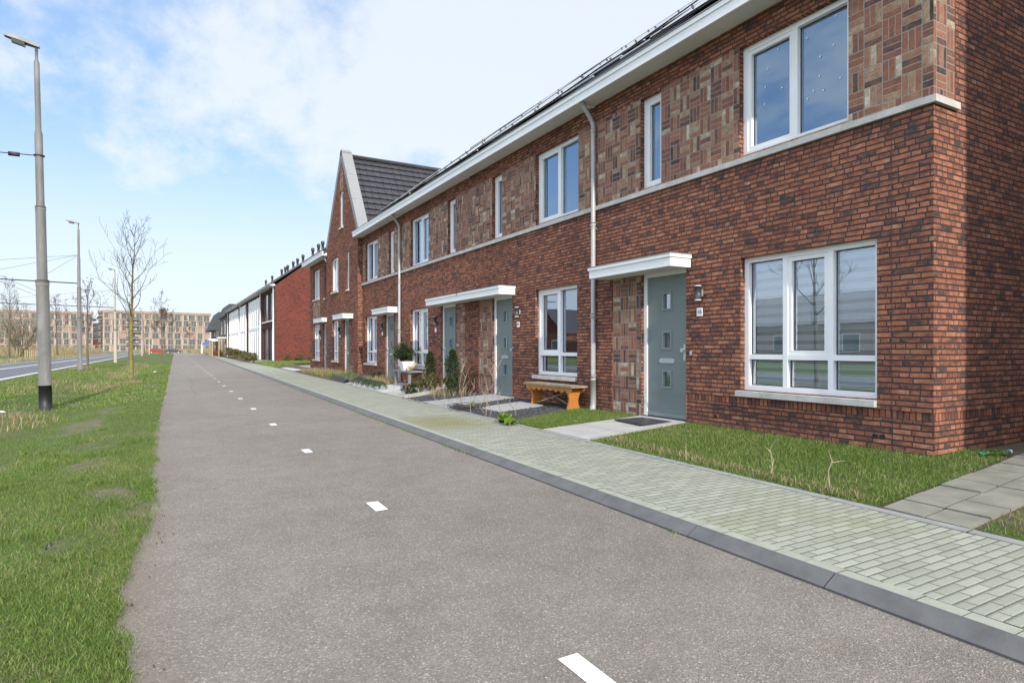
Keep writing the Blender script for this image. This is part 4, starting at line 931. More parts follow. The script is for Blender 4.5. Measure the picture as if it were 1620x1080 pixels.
# ------------------------------------------------------------------ second terrace: red end wall, white bays
X2 = 8.35
def row2(y0, y1, label, bays, pipes=(), endwall=False, last=False):
    h = thing('townhouse', label, 'house', (X2, y0, 0), 'townhouses of the second terrace')
    b = MB(); ops = [(a, c, z0, z1, .08, 'brick_dark') for a, c, kind in bays for z0, z1 in (((.12, 3.05), (3.75, 6.3)) if kind == 'dark' else ((.12, 6.35),))]
    wall_panel(b, X2, [(y0, y1, -.1, 6.75, 'brick_dark' )], ops)
    b.build('wall', h)
    if endwall or last:
        e = MB(); y = y0 if endwall else y1
        e.face([(X2, y, -.15), (X2 + 11, y, -.15), (X2 + 11, y, 6.72), (X2 + 5.5, y, 6.72 + 5.5 * .80), (X2, y, 6.72)], 'brick_red'); e.build('end_wall', h)
    for a, c, kind in bays:
        if kind == 'dark':
            n = 4; ww = (c - a) / n
            for z0, z1 in ((.12, 3.05), (3.75, 6.3)):
                f = MB(); g2 = MB()
                for k in range(n + 1): y = a + ww * k; f.box(X2 + .05, X2 + .12, y - .05, y + .05, z0, z1, 'dark' if z0 > 1 else 'lampbody')
                for k in range(n): g2.face([(X2 + .09, a + ww * (k + 1), z0), (X2 + .09, a + ww * k, z0), (X2 + .09, a + ww * k, z1), (X2 + .09, a + ww * (k + 1), z1)], 'farglass' if k % 2 == 0 else 'brick_dark')
                w = f.build('window', h); g2.build('pane', w)
            s = MB(); s.box(X2 - .06, X2 + .05, a - .1, c + .1, 3.62, 3.74, 'white'); s.build('sill', h)
        else:
            n = max(3, round((c - a) / 1.7)); ww = (c - a) / n; f = MB(); g2 = MB()
            f.box(X2 - .10, X2 + .02, a, c, .0, 6.35, 'farwhite')
            for k in range(n + 1): y = a + ww * k; f.box(X2 - .17, X2 - .10, y - .09, y + .09, .0, 6.36, 'white')
            f.box(X2 - .15, X2 - .10, a, c, 3.15, 3.35, 'farwhite')
            for k in range(n):
                for z0, z1 in ((.35, 2.75), (3.6, 6.0)):
                    ym = a + ww * (k + .5); wd = ww * .22
                    g2.face([(X2 - .103, ym + wd, z0), (X2 - .103, ym - wd, z0), (X2 - .103, ym - wd, z1), (X2 - .103, ym + wd, z1)], 'farglass' if (k + (z0 < 1)) % 3 == 0 else 'soffit')
            w = f.build('bay_window', h); g2.build('pane', w)
    for y in pipes:
        p = MB(); p.tube([(X2 - .09, y, .0), (X2 - .09, y, 6.7)], .075, 'white', 8); p.build('downpipe', h)
    e = MB(); e.box(X2 - .42, X2 - .01, y0 - (.12 if endwall else 0), y1, 6.66, 6.82, 'soffit'); e.box(X2 - .47, X2 - .40, y0 - (.14 if endwall else 0), y1, 6.70, 6.9, 'zincsheet'); e.build('gutter', h)
    r = MB(); y0r = y0 - (.15 if endwall else 0)
    P = [(X2 - .40, 6.84), (X2 + 5.5, 6.86 + 5.5 * .80), (X2 + 11.2, 6.84), (X2 + 11.2, 6.70), (X2 + 5.5, 6.72 + 5.5 * .80), (X2 - .4, 6.72)]
    r.prism(P, 'y', y0r, y1 - .004, 'tile2'); r.build('roof', h)
    k = 0
    for y in ([(y0 + 1.2), (y0 + y1) / 2 + .8, y1 - 1.6]):
        v = MB(); zt = 6.86 + 5.2 * .80; xx = X2 + 5.2
        v.tube([(xx, y, zt - .2), (xx, y, zt + .42)], .13, 'dark', 10); v.tube([(xx, y, zt + .42), (xx, y, zt + .47), (xx, y, zt + .72), (xx, y, zt + .80)], [.12, .18, .18, .10], 'dark', 10); v.build('roof_vent', h)
    return h
row2(57, 65.6, 'townhouse with plain red end wall and dark glazed front, first of the far terrace', [(58.2, 65.0, 'dark')], (57.35,), True)
row2(65.6, 77, 'townhouse with the nearest and largest white bay of the far terrace', [(66.0, 75.0, 'white')], (65.9,))
row2(77, 85.5, 'townhouse with the narrow white bay between two dark brick strips', [(78.6, 84.2, 'white')], (84.9,))
row2(85.5, 103.2, 'townhouse with the farthest, wide white bay and a white corner pipe', [(86.8, 99.4, 'white')], (102.9,), False, True)
# darker houses further on
def darkhouse(y0, y1, xw, label, eave_z, ridge_z, prof):
    h = thing('brick_house', label, 'house', (xw, y0, 0)); b = MB()
    b.box(xw, xw + 9, y0, y1, -.1, 3.0, 'brick_yellow', '+z-z'); b.box(xw - .01, xw + 9.01, y0 - .01, y1 + .01, 3.0, eave_z, 'timber', '-z+z')
    b.build('wall', h)
    r = MB(); r.prism(prof, 'y', y0 - .15, y1 + .15, 'tile2'); r.build('roof', h)
    n = max(1, int((y1 - y0) // 5))
    for k in range(n):
        y = y0 + (k + .5) * (y1 - y0) / n
        for z0, z1 in ((.5, 2.6), (3.5, 5.6)):
            f = MB(); f.box(xw - .06, xw - .02, y - 1., y + 1., z0, z1, 'white'); w = f.build('window', h); p = MB(); p.face([(xw - .065, y + .9, z0 + .1), (xw - .065, y - .9, z0 + .1), (xw - .065, y - .9, z1 - .1), (xw - .065, y + .9, z1 - .1)], 'farglass'); p.build('pane', w)
    p = MB(); p.box(xw - 1.2, xw - .02, y0 + .5, y0 + 4, 2.75, 2.95, 'fascia'); p.box(xw - 1.15, xw - .95, y0 + .6, y0 + .8, 0, 2.75, 'brick_yellow'); p.build('porch', h)
    return h
darkhouse(104, 117, 8.2, 'house with dark timber upper floor over yellow brick, beside the white corner pipe', 6.4, 9.4, [(7.85, 6.25), (8.55, 8.1), (14, 8.1), (15.5, 6.25)])
darkhouse(122, 136, 7.9, 'farthest dark roofed house at the end of the row, pale wall below', 4.7, 9.0, [(6.9, 4.5), (8.3, 7.8), (14, 7.8), (15.5, 4.5)])
t = thing('carport', 'low timber carport with flat white roof in front of the dark roofed houses', 'carport', (7.4, 118.5, 0)); b = MB(); b.box(6.9, 8.2, 117.4, 121.6, 2.5, 2.72, 'fascia'); b.build('roof', t)
for x, y in ((7.0, 117.6), (7.0, 121.3), (8.1, 117.6), (8.1, 121.3)): b = MB(); b.box(x - .09, x + .09, y - .09, y + .09, -.05, 2.5, 'palewood'); b.build('post', t)
b = MB(); 
for k in range(7): b.box(6.96, 7.04, 117.7, 121.2, .2 + .3 * k, .42 + .3 * k, 'oldwood')
b.build('slat_panel', t)

# ------------------------------------------------------------------ apartment blocks far down the street
def apartments(p0, p1, hgt, label, balc_end, seed):
    p0, p1 = Vector((*p0, 0)), Vector((*p1, 0)); u = (p1 - p0).normalized(); L = (p1 - p0).length; rg = random.Random(seed)
    h = thing('apartment_building', label, 'building', tuple(p0)); h.rotation_euler = (0, 0, math.atan2(u.y, u.x))
    def child(mb, name, par):
        o = mb.build(name, None); o.parent = par; return o
    FH = hgt / 6.25; D = 15.; bay = 3.05; nb = int(L // bay); bay = L / nb
    b = MB()
    b.box(0, L, 0, D, -.7, hgt, 'aptbrick')
    b.box(-.25, L + .25, -.3, D + .2, hgt - .75, hgt + .35, 'aptbrick')
    for k in range(nb + 1): 
        for f in range(6): x = min(max(bay * k + rg.uniform(-.55, .55), .3), L - .3); w = rg.choice([.16, .22, .3]); b.box(x - w, x + w, -.14, -.001, f * FH + .1 - (.8 if f == 0 else 0), f * FH + FH - .2, 'aptlight')
    for f in range(1, 6): b.box(0, L, -.16, -.002, f * FH - .2, f * FH + .12, 'aptbrick')
    child(b, 'wall', h)
    for f in range(6):
        for k in range(nb):
            kind = rg.random()
            if rg.random() < .06: continue
            x = bay * (k + .5) + rg.uniform(-.45, .45); w = {0: .62, 1: .95, 2: 1.18}[0 if kind < .3 else (1 if kind < .7 else 2)]
            z0 = f * FH + (.30 if kind > .35 else .8); z1 = f * FH + FH - .35
            a = MB(); a.box(x - w, x + w, -.06, -.004, z0, z1, 'lampbody'); o = child(a, 'window', h)
            a = MB(); a.face([(x - w + .1, -.07, z0 + .1), (x + w - .1, -.07, z0 + .1), (x + w - .1, -.07, z1 - .1), (x - w + .1, -.07, z1 - .1)], 'farglass'); 
            a.box(x - .04, x + .04, -.09, -.072, z0 + .1, z1 - .1, 'aptlight'); child(a, 'pane', o)
        if f > 0:
            s = balc_end; a = MB(); xe = 0 if s < 0 else L; x0, x1 = (xe - 1.6, xe - .01) if s < 0 else (xe + .01, xe + 1.6)
            a.box(x0, x1, .5, 6., f * FH - .18, f * FH, 'aptlight'); a.box(x0, x1, .5, .6, f * FH, f * FH + 1.05, 'lampbody'); a.box(x0 if s < 0 else x1 - .08, x0 + .08 if s < 0 else x1, .6, 6., f * FH, f * FH + 1.05, 'lampbody'); child(a, 'balcony', h)
            if rg.random() < .9:
                x = bay * rg.choice([3.5, 4.0]); a = MB(); a.box(x - 2.4, x + 2.4, -1.5, -.17, f * FH - .15, f * FH + .05, 'aptlight'); a.box(x - 2.4, x + 2.4, -1.5, -1.42, f * FH + .05, f * FH + 1.0, 'farglass'); child(a, 'balcony', h)
    return h
apartments((-24.7, 332), (19.5, 340.5), 18.4, 'six storey pale brick apartment block straight down the street, right of the gap', -1, 3)
apartments((-112, 349), (-31.5, 368), 18.9, 'longer six storey pale brick apartment block behind the bare trees at far left', 1, 5)
h = thing('brick_house', 'low red house with dark roof in the gap between the apartment blocks', 'house', (-38, 420, 0)); b = MB(); b.box(-44, -20, 420, 430, -.6, 6.6, 'brick_red'); b.build('wall', h)
b = MB(); b.prism([(419.5, 6.4), (425, 16), (430.5, 6.4)], 'x', -44.5, -19.5, 'tile2'); b.build('roof', h)
for k in range(5): b = MB(); b.box(-42 + 4.4 * k, -39.6 + 4.4 * k, 419.9, 419.98, .6, 2.8, 'white'); w = b.build('window', h); b = MB(); b.box(-41.8 + 4.4 * k, -39.8 + 4.4 * k, 419.86, 419.895, .8, 2.6, 'farglass'); b.build('pane', w)
# block across the side alley behind the viewer: it shades the end wall
h = thing('terraced_house', 'end house of the next brick row across the side path, behind the viewer', 'house', (6.98, -14, 0)); b = MB()
b.box(6.98, 16, -14, -.5, -.1, 8.4, 'brick'); b.face([(6.98, -.5, 8.4), (16, -.5, 8.4), (11.4, -.5, 12)], 'brick'); b.face([(6.98, -14, 8.4), (16, -14, 8.4), (11.4, -14, 12)], 'brick'); b.build('wall', h)
b = MB(); b.prism([(6.72, 8.25), (11.4, 12.15), (16.2, 8.25)], 'y', -14.1, -.48, 'tile'); b.build('roof', h)
for k in range(3): b = MB(); b.box(6.93, 6.978, -13 + 3.2 * k, -11.4 + 3.2 * k, .7, 2.4, 'white'); w = b.build('window', h); b = MB(); b.face([(6.925, -11.5 + 3.2 * k, .8), (6.925, -12.9 + 3.2 * k, .8), (6.925, -12.9 + 3.2 * k, 2.3), (6.925, -11.5 + 3.2 * k, 2.3)], 'farglass'); b.build('pane', w)
# houses across the road, mirrored in the windows
for k, (y, w_, lab) in enumerate(((14, 13, 'first'), (27.2, 13, 'second'), (40.4, 11, 'third'), (56, 9, 'fourth'), (70, 9, 'fifth'))):
    h = thing('brick_house', f'{lab} low {"dark roofed" if k > 2 else "grey roofed"} house across the road, mirrored in the windows', 'house', (-34, y, 0), 'houses across the road'); b = MB()
    b.box(-42, -34, y, y + w_, -.1, 3.4, 'brick' if k > 2 else 'aptlight', '+z')
    if k > 2: b.face([(-34, y, 3.4), (-34, y + w_, 3.4), (-34, y + w_ / 2, 6.6)], 'brick_red')
    b.build('wall', h); b = MB()
    if k > 2: b.prism([(y - .3, 3.2), (y + w_ / 2, 6.9), (y + w_ + .3, 3.2), (y + w_ / 2, 6.65)], 'x', -42.2, -33.7, 'tile')
    else: b.prism([(-33.6, 3.2), (-38, 6.1), (-42.4, 3.2)], 'y', y - .05, y + w_ + .05, 'edging')
    b.build('roof', h)
    for q in range(2):
        b = MB(); yy_ = y + 1.4 + .5 * w_ * q; b.box(-33.99, -33.94, yy_, yy_ + 1.5, .9, 2.4, 'white'); w = b.build('window', h); b = MB(); b.face([(-33.93, yy_ + .1, 1.), (-33.93, yy_ + 1.4, 1.), (-33.93, yy_ + 1.4, 2.3), (-33.93, yy_ + .1, 2.3)], 'farglass'); b.build('pane', w)

# ------------------------------------------------------------------ lamp posts and tram wires
def lamp_post(x, y, z0, label, lean, cuff=True, base='pole'):
    t = thing('lamp_post', label, 'street lamp', (x, y, z0), 'lamp posts along the road'); H = 8.1
    def P(z): return (x + lean * (z - z0) / H, y, z)
    def sec(z, r): return (P(z), r)
    zs = [(z0 - .15, .124), (z0 + 2.84, .122), (z0 + 2.92, .099), (z0 + 4.56, .097), (z0 + 4.66, .078), (z0 + 6.25, .076), (z0 + 6.33, .056), (z0 + 7.85, .053), (z0 + 7.93, .029), (z0 + 8.22, .028)]
    b = MB(); b.tube([P(z) for z, _ in zs], [r for _, r in zs], base, 18); o = b.build('pole', t)
    if cuff: c = MB(); c.tube([P(z0 - .1), P(z0 + .54)], .1255, 'black', 18); c.build('base_sleeve', t)
    c = MB(); c.tube([P(z0 + 2.80), P(z0 + 2.93)], .129, 'pole', 18); c.build('collar', t); c = MB(); c.tube([P(z0 + 4.52), P(z0 + 4.60)], .102, 'pole', 18); c.build('collar', t)
    # lantern: tapered housing tilted up towards the road
    a = Vector(P(z0 + 8.20)); L_ = MB(); prof = [(.06, -.04, .05, .04), (-.04, -.045, .075, .068), (-.20, -.04, .10, .085), (-.44, -.03, .09, .07), (-.57, -.02, .06, .045)]
    rings = []
    for (dx, dz, w, hh) in prof:
        c0 = a + Vector((dx, 0, dz + .05 + -dx * .17)); rings.append([c0 + Vector((0, -w, -.01)), c0 + Vector((0, -w * .7, hh)), c0 + Vector((0, w * .7, hh)), c0 + Vector((0, w, -.01))])
    for r0, r1 in zip(rings, rings[1:]):
        for i in range(4): j = (i + 1) % 4; L_.face([r0[i], r1[i], r1[j], r0[j]], 'edging' if i != 3 else 'dark')
    L_.face(rings[0][::-1], 'edging'); L_.face(rings[-1], 'edging'); l = L_.build('lantern', t)
    gl = MB(); r0, r1 = rings[2], rings[3]; dn = Vector((0, 0, -.06)); q = [r0[0] + dn * .2, r0[3] + dn * .2, r1[3] + dn * .2, r1[0] + dn * .2]; q2 = [p + dn + Vector((0, .03 if k in (0, 3) else -.03, 0)) for k, p in enumerate(q)]
    gl.face(q2, 'farglass')
    for i in range(4): j = (i + 1) % 4; gl.face([q[i], q2[i], q2[j], q[j]], 'farglass')
    gl.build('lamp_glass', l)
    return t
lamp_post(-2.38, 17.4, -.22, 'nearest tall grey lamp post with a black base sleeve on the grass verge', -.17)
lamp_post(-4.2, 42, -.02, 'second lamp post along the road, beside the small bare tree', -.07, False)
lamp_post(-3.9, 65, -.03, 'third lamp post, seen through the branches of the large bare tree', -.05, False, 'polebeige')
lamp_post(-3.9, 95, -.06, 'fourth lamp post, thin and pale in front of the apartment block', 0, False, 'polebeige')
lamp_post(-3.6, 125, -.06, 'fifth lamp post, far off in front of the apartment block', 0, False, 'polebeige')
lamp_post(-3.2, 160, -.06, 'farthest lamp post near the parked cars', 0, False, 'polebeige')
def wire(label, pts, r, name='overhead_wire', ins=()):
    b = MB(); b.tube(pts, r, 'wire', 5)
    for p in ins: 
        p = Vector(p); b.tube([p - Vector((.10, 0, 0)), p + Vector((.10, 0, 0))], r * 4.5, 'wire', 6)
    return tag(b.build(name, None, origin=pts[0]), label, 'wire', 'overhead tram wires')
wire('thin stay wire running left from the nearest lamp post', [(-2.52, 17.4, 5.53), (-6, 17.4, 5.38), (-12, 17.4, 5.3)], .011, ins=((-2.95, 17.4, 5.50),))
b = MB(); b.tube([(-2.50 + .098 * math.cos(a), 17.4 + .098 * math.sin(a), 5.53) for a in np.linspace(0, 2 * math.pi, 20)], .014, 'wire', 5); tag(b.build('clamp_ring', None, origin=(-2.5, 17.4, 5.53)), 'dark clamp ring round the nearest lamp post', 'clamp')
for y, x, lab, lab2 in ((42, -4.25, 'second', ('upper', 'middle', 'lower')), (65, -3.93, 'third', ('upper', 'middle', 'lower'))):
    b = MB(); b.tube([(x, y, 4.83), (-14, y, 4.98)], .030, 'wire', 6); tag(b.build('bracket_arm', None, origin=(x, y, 4.83)), f'horizontal bracket arm reaching left from the {lab} lamp post', 'bracket arm', 'bracket arms of the tram wires')
    for (xe, ze), l2 in zip(((-13.5, 5.05), (-9.3, 4.92), (-6.2, 4.87)), lab2):
        wire(f'{l2} of the three stay wires fanning down from the {lab} lamp post', [(x, y, 6.42), (xe, y, ze)], .008)
for x, z, lab in ((-8, 5.3, 'upper wire of the near pair over the road'), (-7.7, 4.85, 'lower wire of the near pair over the road'), (-12.6, 5.9, 'upper wire of the far pair over the road'), (-12.2, 5.5, 'lower wire of the far pair over the road')):
    wire(f'tram line, {lab}', [(x, 20, z), (x, 42, z - .1), (x, 65, z), (x, 95, z - .08), (x, 160, z)], .010)

# ------------------------------------------------------------------ bare trees
def bare_tree(x, y, z, H, label, seed, spread=.42, lv=3, bark='bark', first=.34, nb=15, leafy=0, r0=None, twr=.005):
    t = thing('bare_tree', label, 'tree', (x, y, z), 'trees on the verges'); rg = random.Random(seed); tr = MB(); cr = MB(); tips = []
    r0 = r0 or H * .0155; lead = []; n = 16
    for i in range(n + 1):
        f = i / n; lead.append(Vector((x + .016 * H * math.sin(3.1 * f + seed) * f + rg.uniform(-.004, .004) * H * f, y + .012 * H * math.cos(2.3 * f + seed) * f, z - .08 + H * f)))
    rad = [max(r0 * (1 - f / n) ** .85 * (1.25 if f == 0 else 1), twr * .7) for f in range(n + 1)]
    k = int(n * .62); tr.tube(lead[:k + 1], rad[:k + 1], bark, 9); cr.tube(lead[k:], rad[k:], 'twig', 6)
    def limb(p, d, L, r, lev):
        m = 7 if lev > 1 else 5; pts = [p]; dd = d.normalized(); curl = rg.uniform(.06, .16)
        for i in range(m):
            dd = (dd + Vector((rg.gauss(0, .09), rg.gauss(0, .09), curl + rg.gauss(0, .06)))).normalized(); pts.append(pts[-1] + dd * L / m)
        rr = [max(r * (1 - .85 * i / m), twr * .55) for i in range(m + 1)]
        cr.tube(pts, rr, 'twig' if lev < 3 else bark if r > .02 else 'twig', 5 if lev > 1 else 3, False)
        if lev <= 1: tips.extend(pts[2:])
        if lev > 0:
            c = rg.randint(4, 6) if lev > 1 else rg.randint(2, 3)
            for q in range(c):
                i = rg.randint(2, m); ax = (pts[min(i, m)] - pts[i - 1]).normalized(); sd = ax.cross(Vector((rg.gauss(0, 1), rg.gauss(0, 1), rg.gauss(0, 1)))).normalized()
                limb(pts[i], ax * .75 + sd * rg.uniform(.4, .8), L * rg.uniform(.32, .58), rr[i] * .65, lev - 1)
    ang = rg.uniform(0, 6)
    for q in range(nb):
        f = first + (.94 - first) * (q / (nb - 1)) ** .9; i = f * n; a = int(i); p = lead[a].lerp(lead[min(a + 1, n)], i - a); ang += 2.4 + rg.uniform(-.4, .4)
        L = H * spread * (1 - .78 * ((f - first) / (1 - first)) ** .9) * rg.uniform(.8, 1.12); el = R(34 + 28 * (f - first) / (1 - first))
        limb(p, Vector((math.cos(ang) * math.cos(el), math.sin(ang) * math.cos(el), math.sin(el))), L, r0 * .38 * (1 - f * .6), lv - 1)
    tr.build('trunk', t); cr.build('crown', t)
    if leafy:
        q = np.array([tuple(tips[rg.randrange(len(tips))]) for _ in range(leafy)]) + RNG.normal(0, H * .012, (leafy, 3)); leaves('leaves', q, .055, 'brownleaf', t)
    return t
bare_tree(-1.13, 27.6, -.19, 6.1, 'largest bare tree with moss yellow trunk on the verge beside the cycle path', 11, .36, 3, 'mossbark', .38, 17, twr=.0085, r0=.080)
bare_tree(-4.15, 45.5, -.05, 5.4, 'bare tree with dark thin trunk just right of the second lamp post', 4, .30, 3, 'bark', .40, 13, 120, .07, .012)
bare_tree(-2.95, 66, -.05, 5.2, 'slender bare tree right of the third lamp post', 7, .30, 3, 'bark', .40, 11, 0, .06, .013)
bare_tree(-.25, 58, -.08, 6.0, 'bare sapling tree on the verge nearest the cycle path edge', 9, .26, 3, 'bark', .42, 11, 0, .06, .013)
bare_tree(-2.6, 100, -.06, 5.8, 'thin bare tree far along the verge before the apartment block', 15, .28, 2, 'bark', .42, 11, 0, .07, .02)
bare_tree(-.2, 128, -.06, 8.2, 'tree keeping its brown dry leaves, far along the verge', 21, .40, 3, 'bark', .30, 15, 5200, .11, .02)
bare_tree(5.5, 190, -.06, 8.0, 'smaller tree with brown dry leaves in front of the apartment block', 25, .28, 3, 'bark', .30, 13, 1900, .11, .02)
bare_tree(-15.2, 87, -.05, 9.0, 'bare young tree on the far grass bank at the left edge', 31, .32, 3, 'bark', .3, 15, 0, .11, .02)
bare_tree(-14.8, 118, -.05, 9.4, 'bare tree on the far bank between the first two lamp posts', 33, .30, 3, 'bark', .3, 13, 300, .12, .025)
bare_tree(-14.9, 150, -.05, 8.0, 'small tree with a few red leaves on the far bank', 35, .25, 3, 'bark', .3, 11, 1500, .10, .025)
bare_tree(-3.9, 12.0, -.1, 5.8, 'bare tree left of the picture, mirrored in the ground floor window', 37, .34, 3, 'bark', .34, 13, 0, .07, .010)
def multi(x, y, z, H, label, seed):
    t = thing('bare_shrub', label, 'shrub', (x, y, z)); rg = random.Random(seed); b = MB(); b2 = MB()
    def limb(p, d, L, r, lev, tgt):
        m = 6; pts = [p]; dd = d.normalized()
        for i in range(m): dd = (dd + Vector((rg.gauss(0, .1), rg.gauss(0, .1), .10))).normalized(); pts.append(pts[-1] + dd * L / m)
        tgt.tube(pts, [max(r * (1 - .8 * i / m), .016) for i in range(m + 1)], 'paletwig' if lev < 2 else 'bark', 4, False)
        if lev:
            for q in range(6): i = rg.randint(1, m); sd = Vector((rg.gauss(0, 1), rg.gauss(0, 1), rg.gauss(0, .5))); limb(pts[i], dd * .8 + sd * .6, L * .5, r * .5, lev - 1, b2)
    for k in range(7): a = k * .9 + rg.uniform(-.2, .2); limb(Vector((x, y, z)), Vector((math.cos(a) * .75, math.sin(a) * .75, 1)), H * rg.uniform(.6, .8), .10, 3, b)
    b.build('trunk', t); b2.build('crown', t)
multi(-21, 128, -.05, 9, 'wide multi-stemmed bare shrub on the far bank in front of the left apartment block', 41)
# reeds and posts on the far bank
rp = []
for _ in range(9000): x = RNG.uniform(-60, -13.5); y = RNG.uniform(120, 190) + RNG.uniform(-6, 6); rp.append((x, y, -.05))
struct(blades('reeds', np.array(rp), 1.7, .10, 'dryblade', .35), 'stuff')
rp = [(RNG.uniform(-14.6, -11.6), RNG.uniform(45, 190), -.04) for _ in range(5000)]
struct(blades('dry_grass', np.array(rp), .30, .035, 'dryblade', .9), 'stuff')
rp = [(RNG.uniform(-10, 30), RNG.uniform(225, 300), -.3) for _ in range(5000)]
struct(blades('reeds', np.array(rp), 1.5, .16, 'dryblade', .35), 'stuff')
for k in range(16):
    x, y = (-13.6 - .06 * k, 86 + 1.7 * k) if k < 9 else (-14.0 - .05 * k, 101 + 1.4 * (k - 9)); b = MB(); b.box(x - .035, x + .035, y - .035, y + .035, -.2, 1.0, 'palewood'); tag(b.build('wooden_post', None, origin=(x, y, 0)), 'pale wooden post in the row of posts along the far bank', 'post', 'wooden posts on the far bank')

# ------------------------------------------------------------------ cars and signs, far away
def car(x, y, z, paint, label):
    t = thing('parked_car', label, 'car', (x, y, z)); b = MB()
    side = [(-2.1, .30), (2.1, .30), (2.15, .75), (1.3, .92), (.75, 1.42), (-1.2, 1.45), (-1.95, .95), (-2.15, .8)]
    b.prism([(x + p, z + q) for p, q in side], 'y', y - .85, y + .85, paint); b.build('body', t, .05)
    g_ = MB(); g_.prism([(x + p, z + q) for p, q in ((1.15, .97), (.70, 1.36), (-1.15, 1.39), (-1.75, .99))], 'y', y - .858, y + .858, 'farglass'); g_.build('window', t)
    for px in (-1.35, 1.35):
        for s in (-1, 1): w = MB(); w.tube([(x + px, y + s * .72, z + .31), (x + px, y + s * .88, z + .31)], .31, 'rubber', 14); o = w.build('wheel', t); r = MB(); r.tube([(x + px, y + s * .881, z + .31), (x + px, y + s * .89, z + .31)], .18, 'steel', 10); r.build('rim', o)
    for s in (-1, 1): w = MB(); w.box(x + 2.06, x + 2.16, y + s * .55 - .15, y + s * .55 + .15, z + .6, z + .74, 'plate'); w.build('headlight', t)
car(-2.2, 205, -.2, 'redpaint', 'small red car on the far road in front of the apartment block'); car(2.0, 212, -.2, 'darkcar', 'dark car beside the red one on the far road')
car(-46, 330, -.4, 'whitepaint', 'white car in front of the low red house in the gap')
t = thing('street_sign', 'white post with a small blue sign at the far end of the cycle path', 'sign', (9.4, 205, -.1)); b = MB(); b.tube([(9.4, 205, -.2), (9.4, 205, 3.2)], .2, 'white', 10); b.build('post', t); b = MB(); b.box(9.7, 11.2, 204.9, 204.95, 2.3, 3.1, 'blue'); b.build('panel', t)

# ------------------------------------------------------------------ shrubs by the second terrace
lbl = ['nearest olive shrub on the corner of the lawn by the red end wall', 'second olive shrub along the far pavement', 'third olive shrub along the far pavement', 'fourth olive shrub, before the first white bay', 'fifth olive shrub, before the narrow white bay', 'sixth olive shrub, before the widest white bay', 'seventh small shrub by the white corner pipe', 'red brown hedge at the far end of the pavement']
def shrub(x, y, z, r, label, seed, mat='shrubleaf', n=900, sz=.035, cat='shrub', name='shrub', clumps=12):
    t = thing(name, label, cat, (x, y, z)); rg = random.Random(seed); s = MB()
    for k in range(9):
        a = rg.uniform(0, 6.28); q = rg.uniform(.2, .8); s.tube([(x, y, z - .03), (x + r[0] * q * .5 * math.cos(a), y + r[1] * q * .5 * math.sin(a), z + r[2] * .8), (x + r[0] * q * math.cos(a), y + r[1] * q * math.sin(a), z + r[2] * rg.uniform(1.3, 1.9))], [.014, .01, .005], 'bark', 4)
    s.build('stem', t); P = blob(n, (x, y, z + r[2]), r, clumps, .5, seed); P[:, 2] = np.maximum(P[:, 2], z + .01); leaves('foliage', P, sz, mat, t); return t
for k, (x, y, r) in enumerate(((6.45, 55.5, .60), (6.55, 59.5, .58), (6.65, 63.5, .66), (6.8, 69, .7), (7.1, 76, .8), (7.4, 85, .85), (7.75, 95, .9), (7.5, 113, 1.0))):
    shrub(x, y, gz(x, y) - .02, (r * .8, r * 1.3 if k < 7 else 6, r * .74 if k < 7 else .5), lbl[k], 50 + k, 'redleaf' if k == 7 else 'shrubleaf', 1600 if k < 5 else 1700, .05 if k < 4 else .08, clumps=22)

for k, (x, y, r, l) in enumerate(((9.2, 56.1, .42, 'low brown bush nearest the corner at the foot of the red end wall'), (10.3, 56.2, .5, 'middle brown bush at the foot of the red end wall'), (11.4, 56.2, .5, 'brown bush at the foot of the red end wall, farthest from its corner'))):
    shrub(x, y, -.02, (r, r * .8, r * .8), l, 70 + k, 'shrubleaf', 700, .05)
# ------------------------------------------------------------------ front garden things
t = thing('garden_bench', 'orange wooden bench with scalloped apron against the brick wall', 'bench', (6.45, 9.8, 0)); z0 = .03
def legpoly(): 
    L_ = [(-.145, 0), (-.125, .05), (-.10, .13), (-.095, .2), (-.125, .29), (-.150, .33), (-.150, .415)]
    return L_ + [(-p, q) for p, q in reversed(L_)]
for y in (9.16, 10.42): b = MB(); b.prism([(6.47 + p, z0 + q) for p, q in legpoly()], 'y', y, y + .045, 'orange'); b.build('leg', t, .003)
b = MB(); b.box(6.29, 6.65, 8.98, 10.66, z0 + .417, z0 + .452, 'oldwood'); b.build('seat', t, .006)
for x in (6.315, 6.60):
    b = MB(); n = 8; pts = [(9.04, z0 + .415), (10.60, z0 + .415)]; low = []
    for i in range(n * 8 + 1): f = i / (n * 8); low.append((10.60 - 1.56 * f, z0 + .415 - .055 - .045 * abs(math.sin(math.pi * f * n)) * (.6 + .4 * abs(math.cos(math.pi * f)))))
    b.prism(pts + low, 'x', x, x + .022, 'orange'); b.build('apron', t)
for s in (0, 1): b = MB(); za, zb = (z0 + .05, z0 + .36) if s else (z0 + .36, z0 + .05); b.tube([(6.46 + .03 * s, 9.2, za), (6.46 + .03 * s, 10.44, zb)], .016, 'oldwood', 4); b.build('brace', t)
b = MB(); 
for (pa, pb, pc, pd) in (((5.98, 6.80), (6.06, 7.50), (6.66, 7.52), (6.58, 6.82)),): b.prism([pa, pd, pc, pb], 'z', gz(6.3, 7.1) + .006, gz(6.3, 7.1) + .018, 'dark')
for k in range(14): f = (k + .5) / 14; b.box(6.02 + .06 * .5, 6.62, 6.83 + .67 * f - .012, 6.83 + .67 * f + .012, gz(6.3, 7.1) + .018, gz(6.3, 7.1) + .024, 'lampbody')
tag(b.build('doormat', None, origin=(6.3, 7.1, .05)), 'dark ribbed doormat on the slab path in front of door 16', 'doormat')
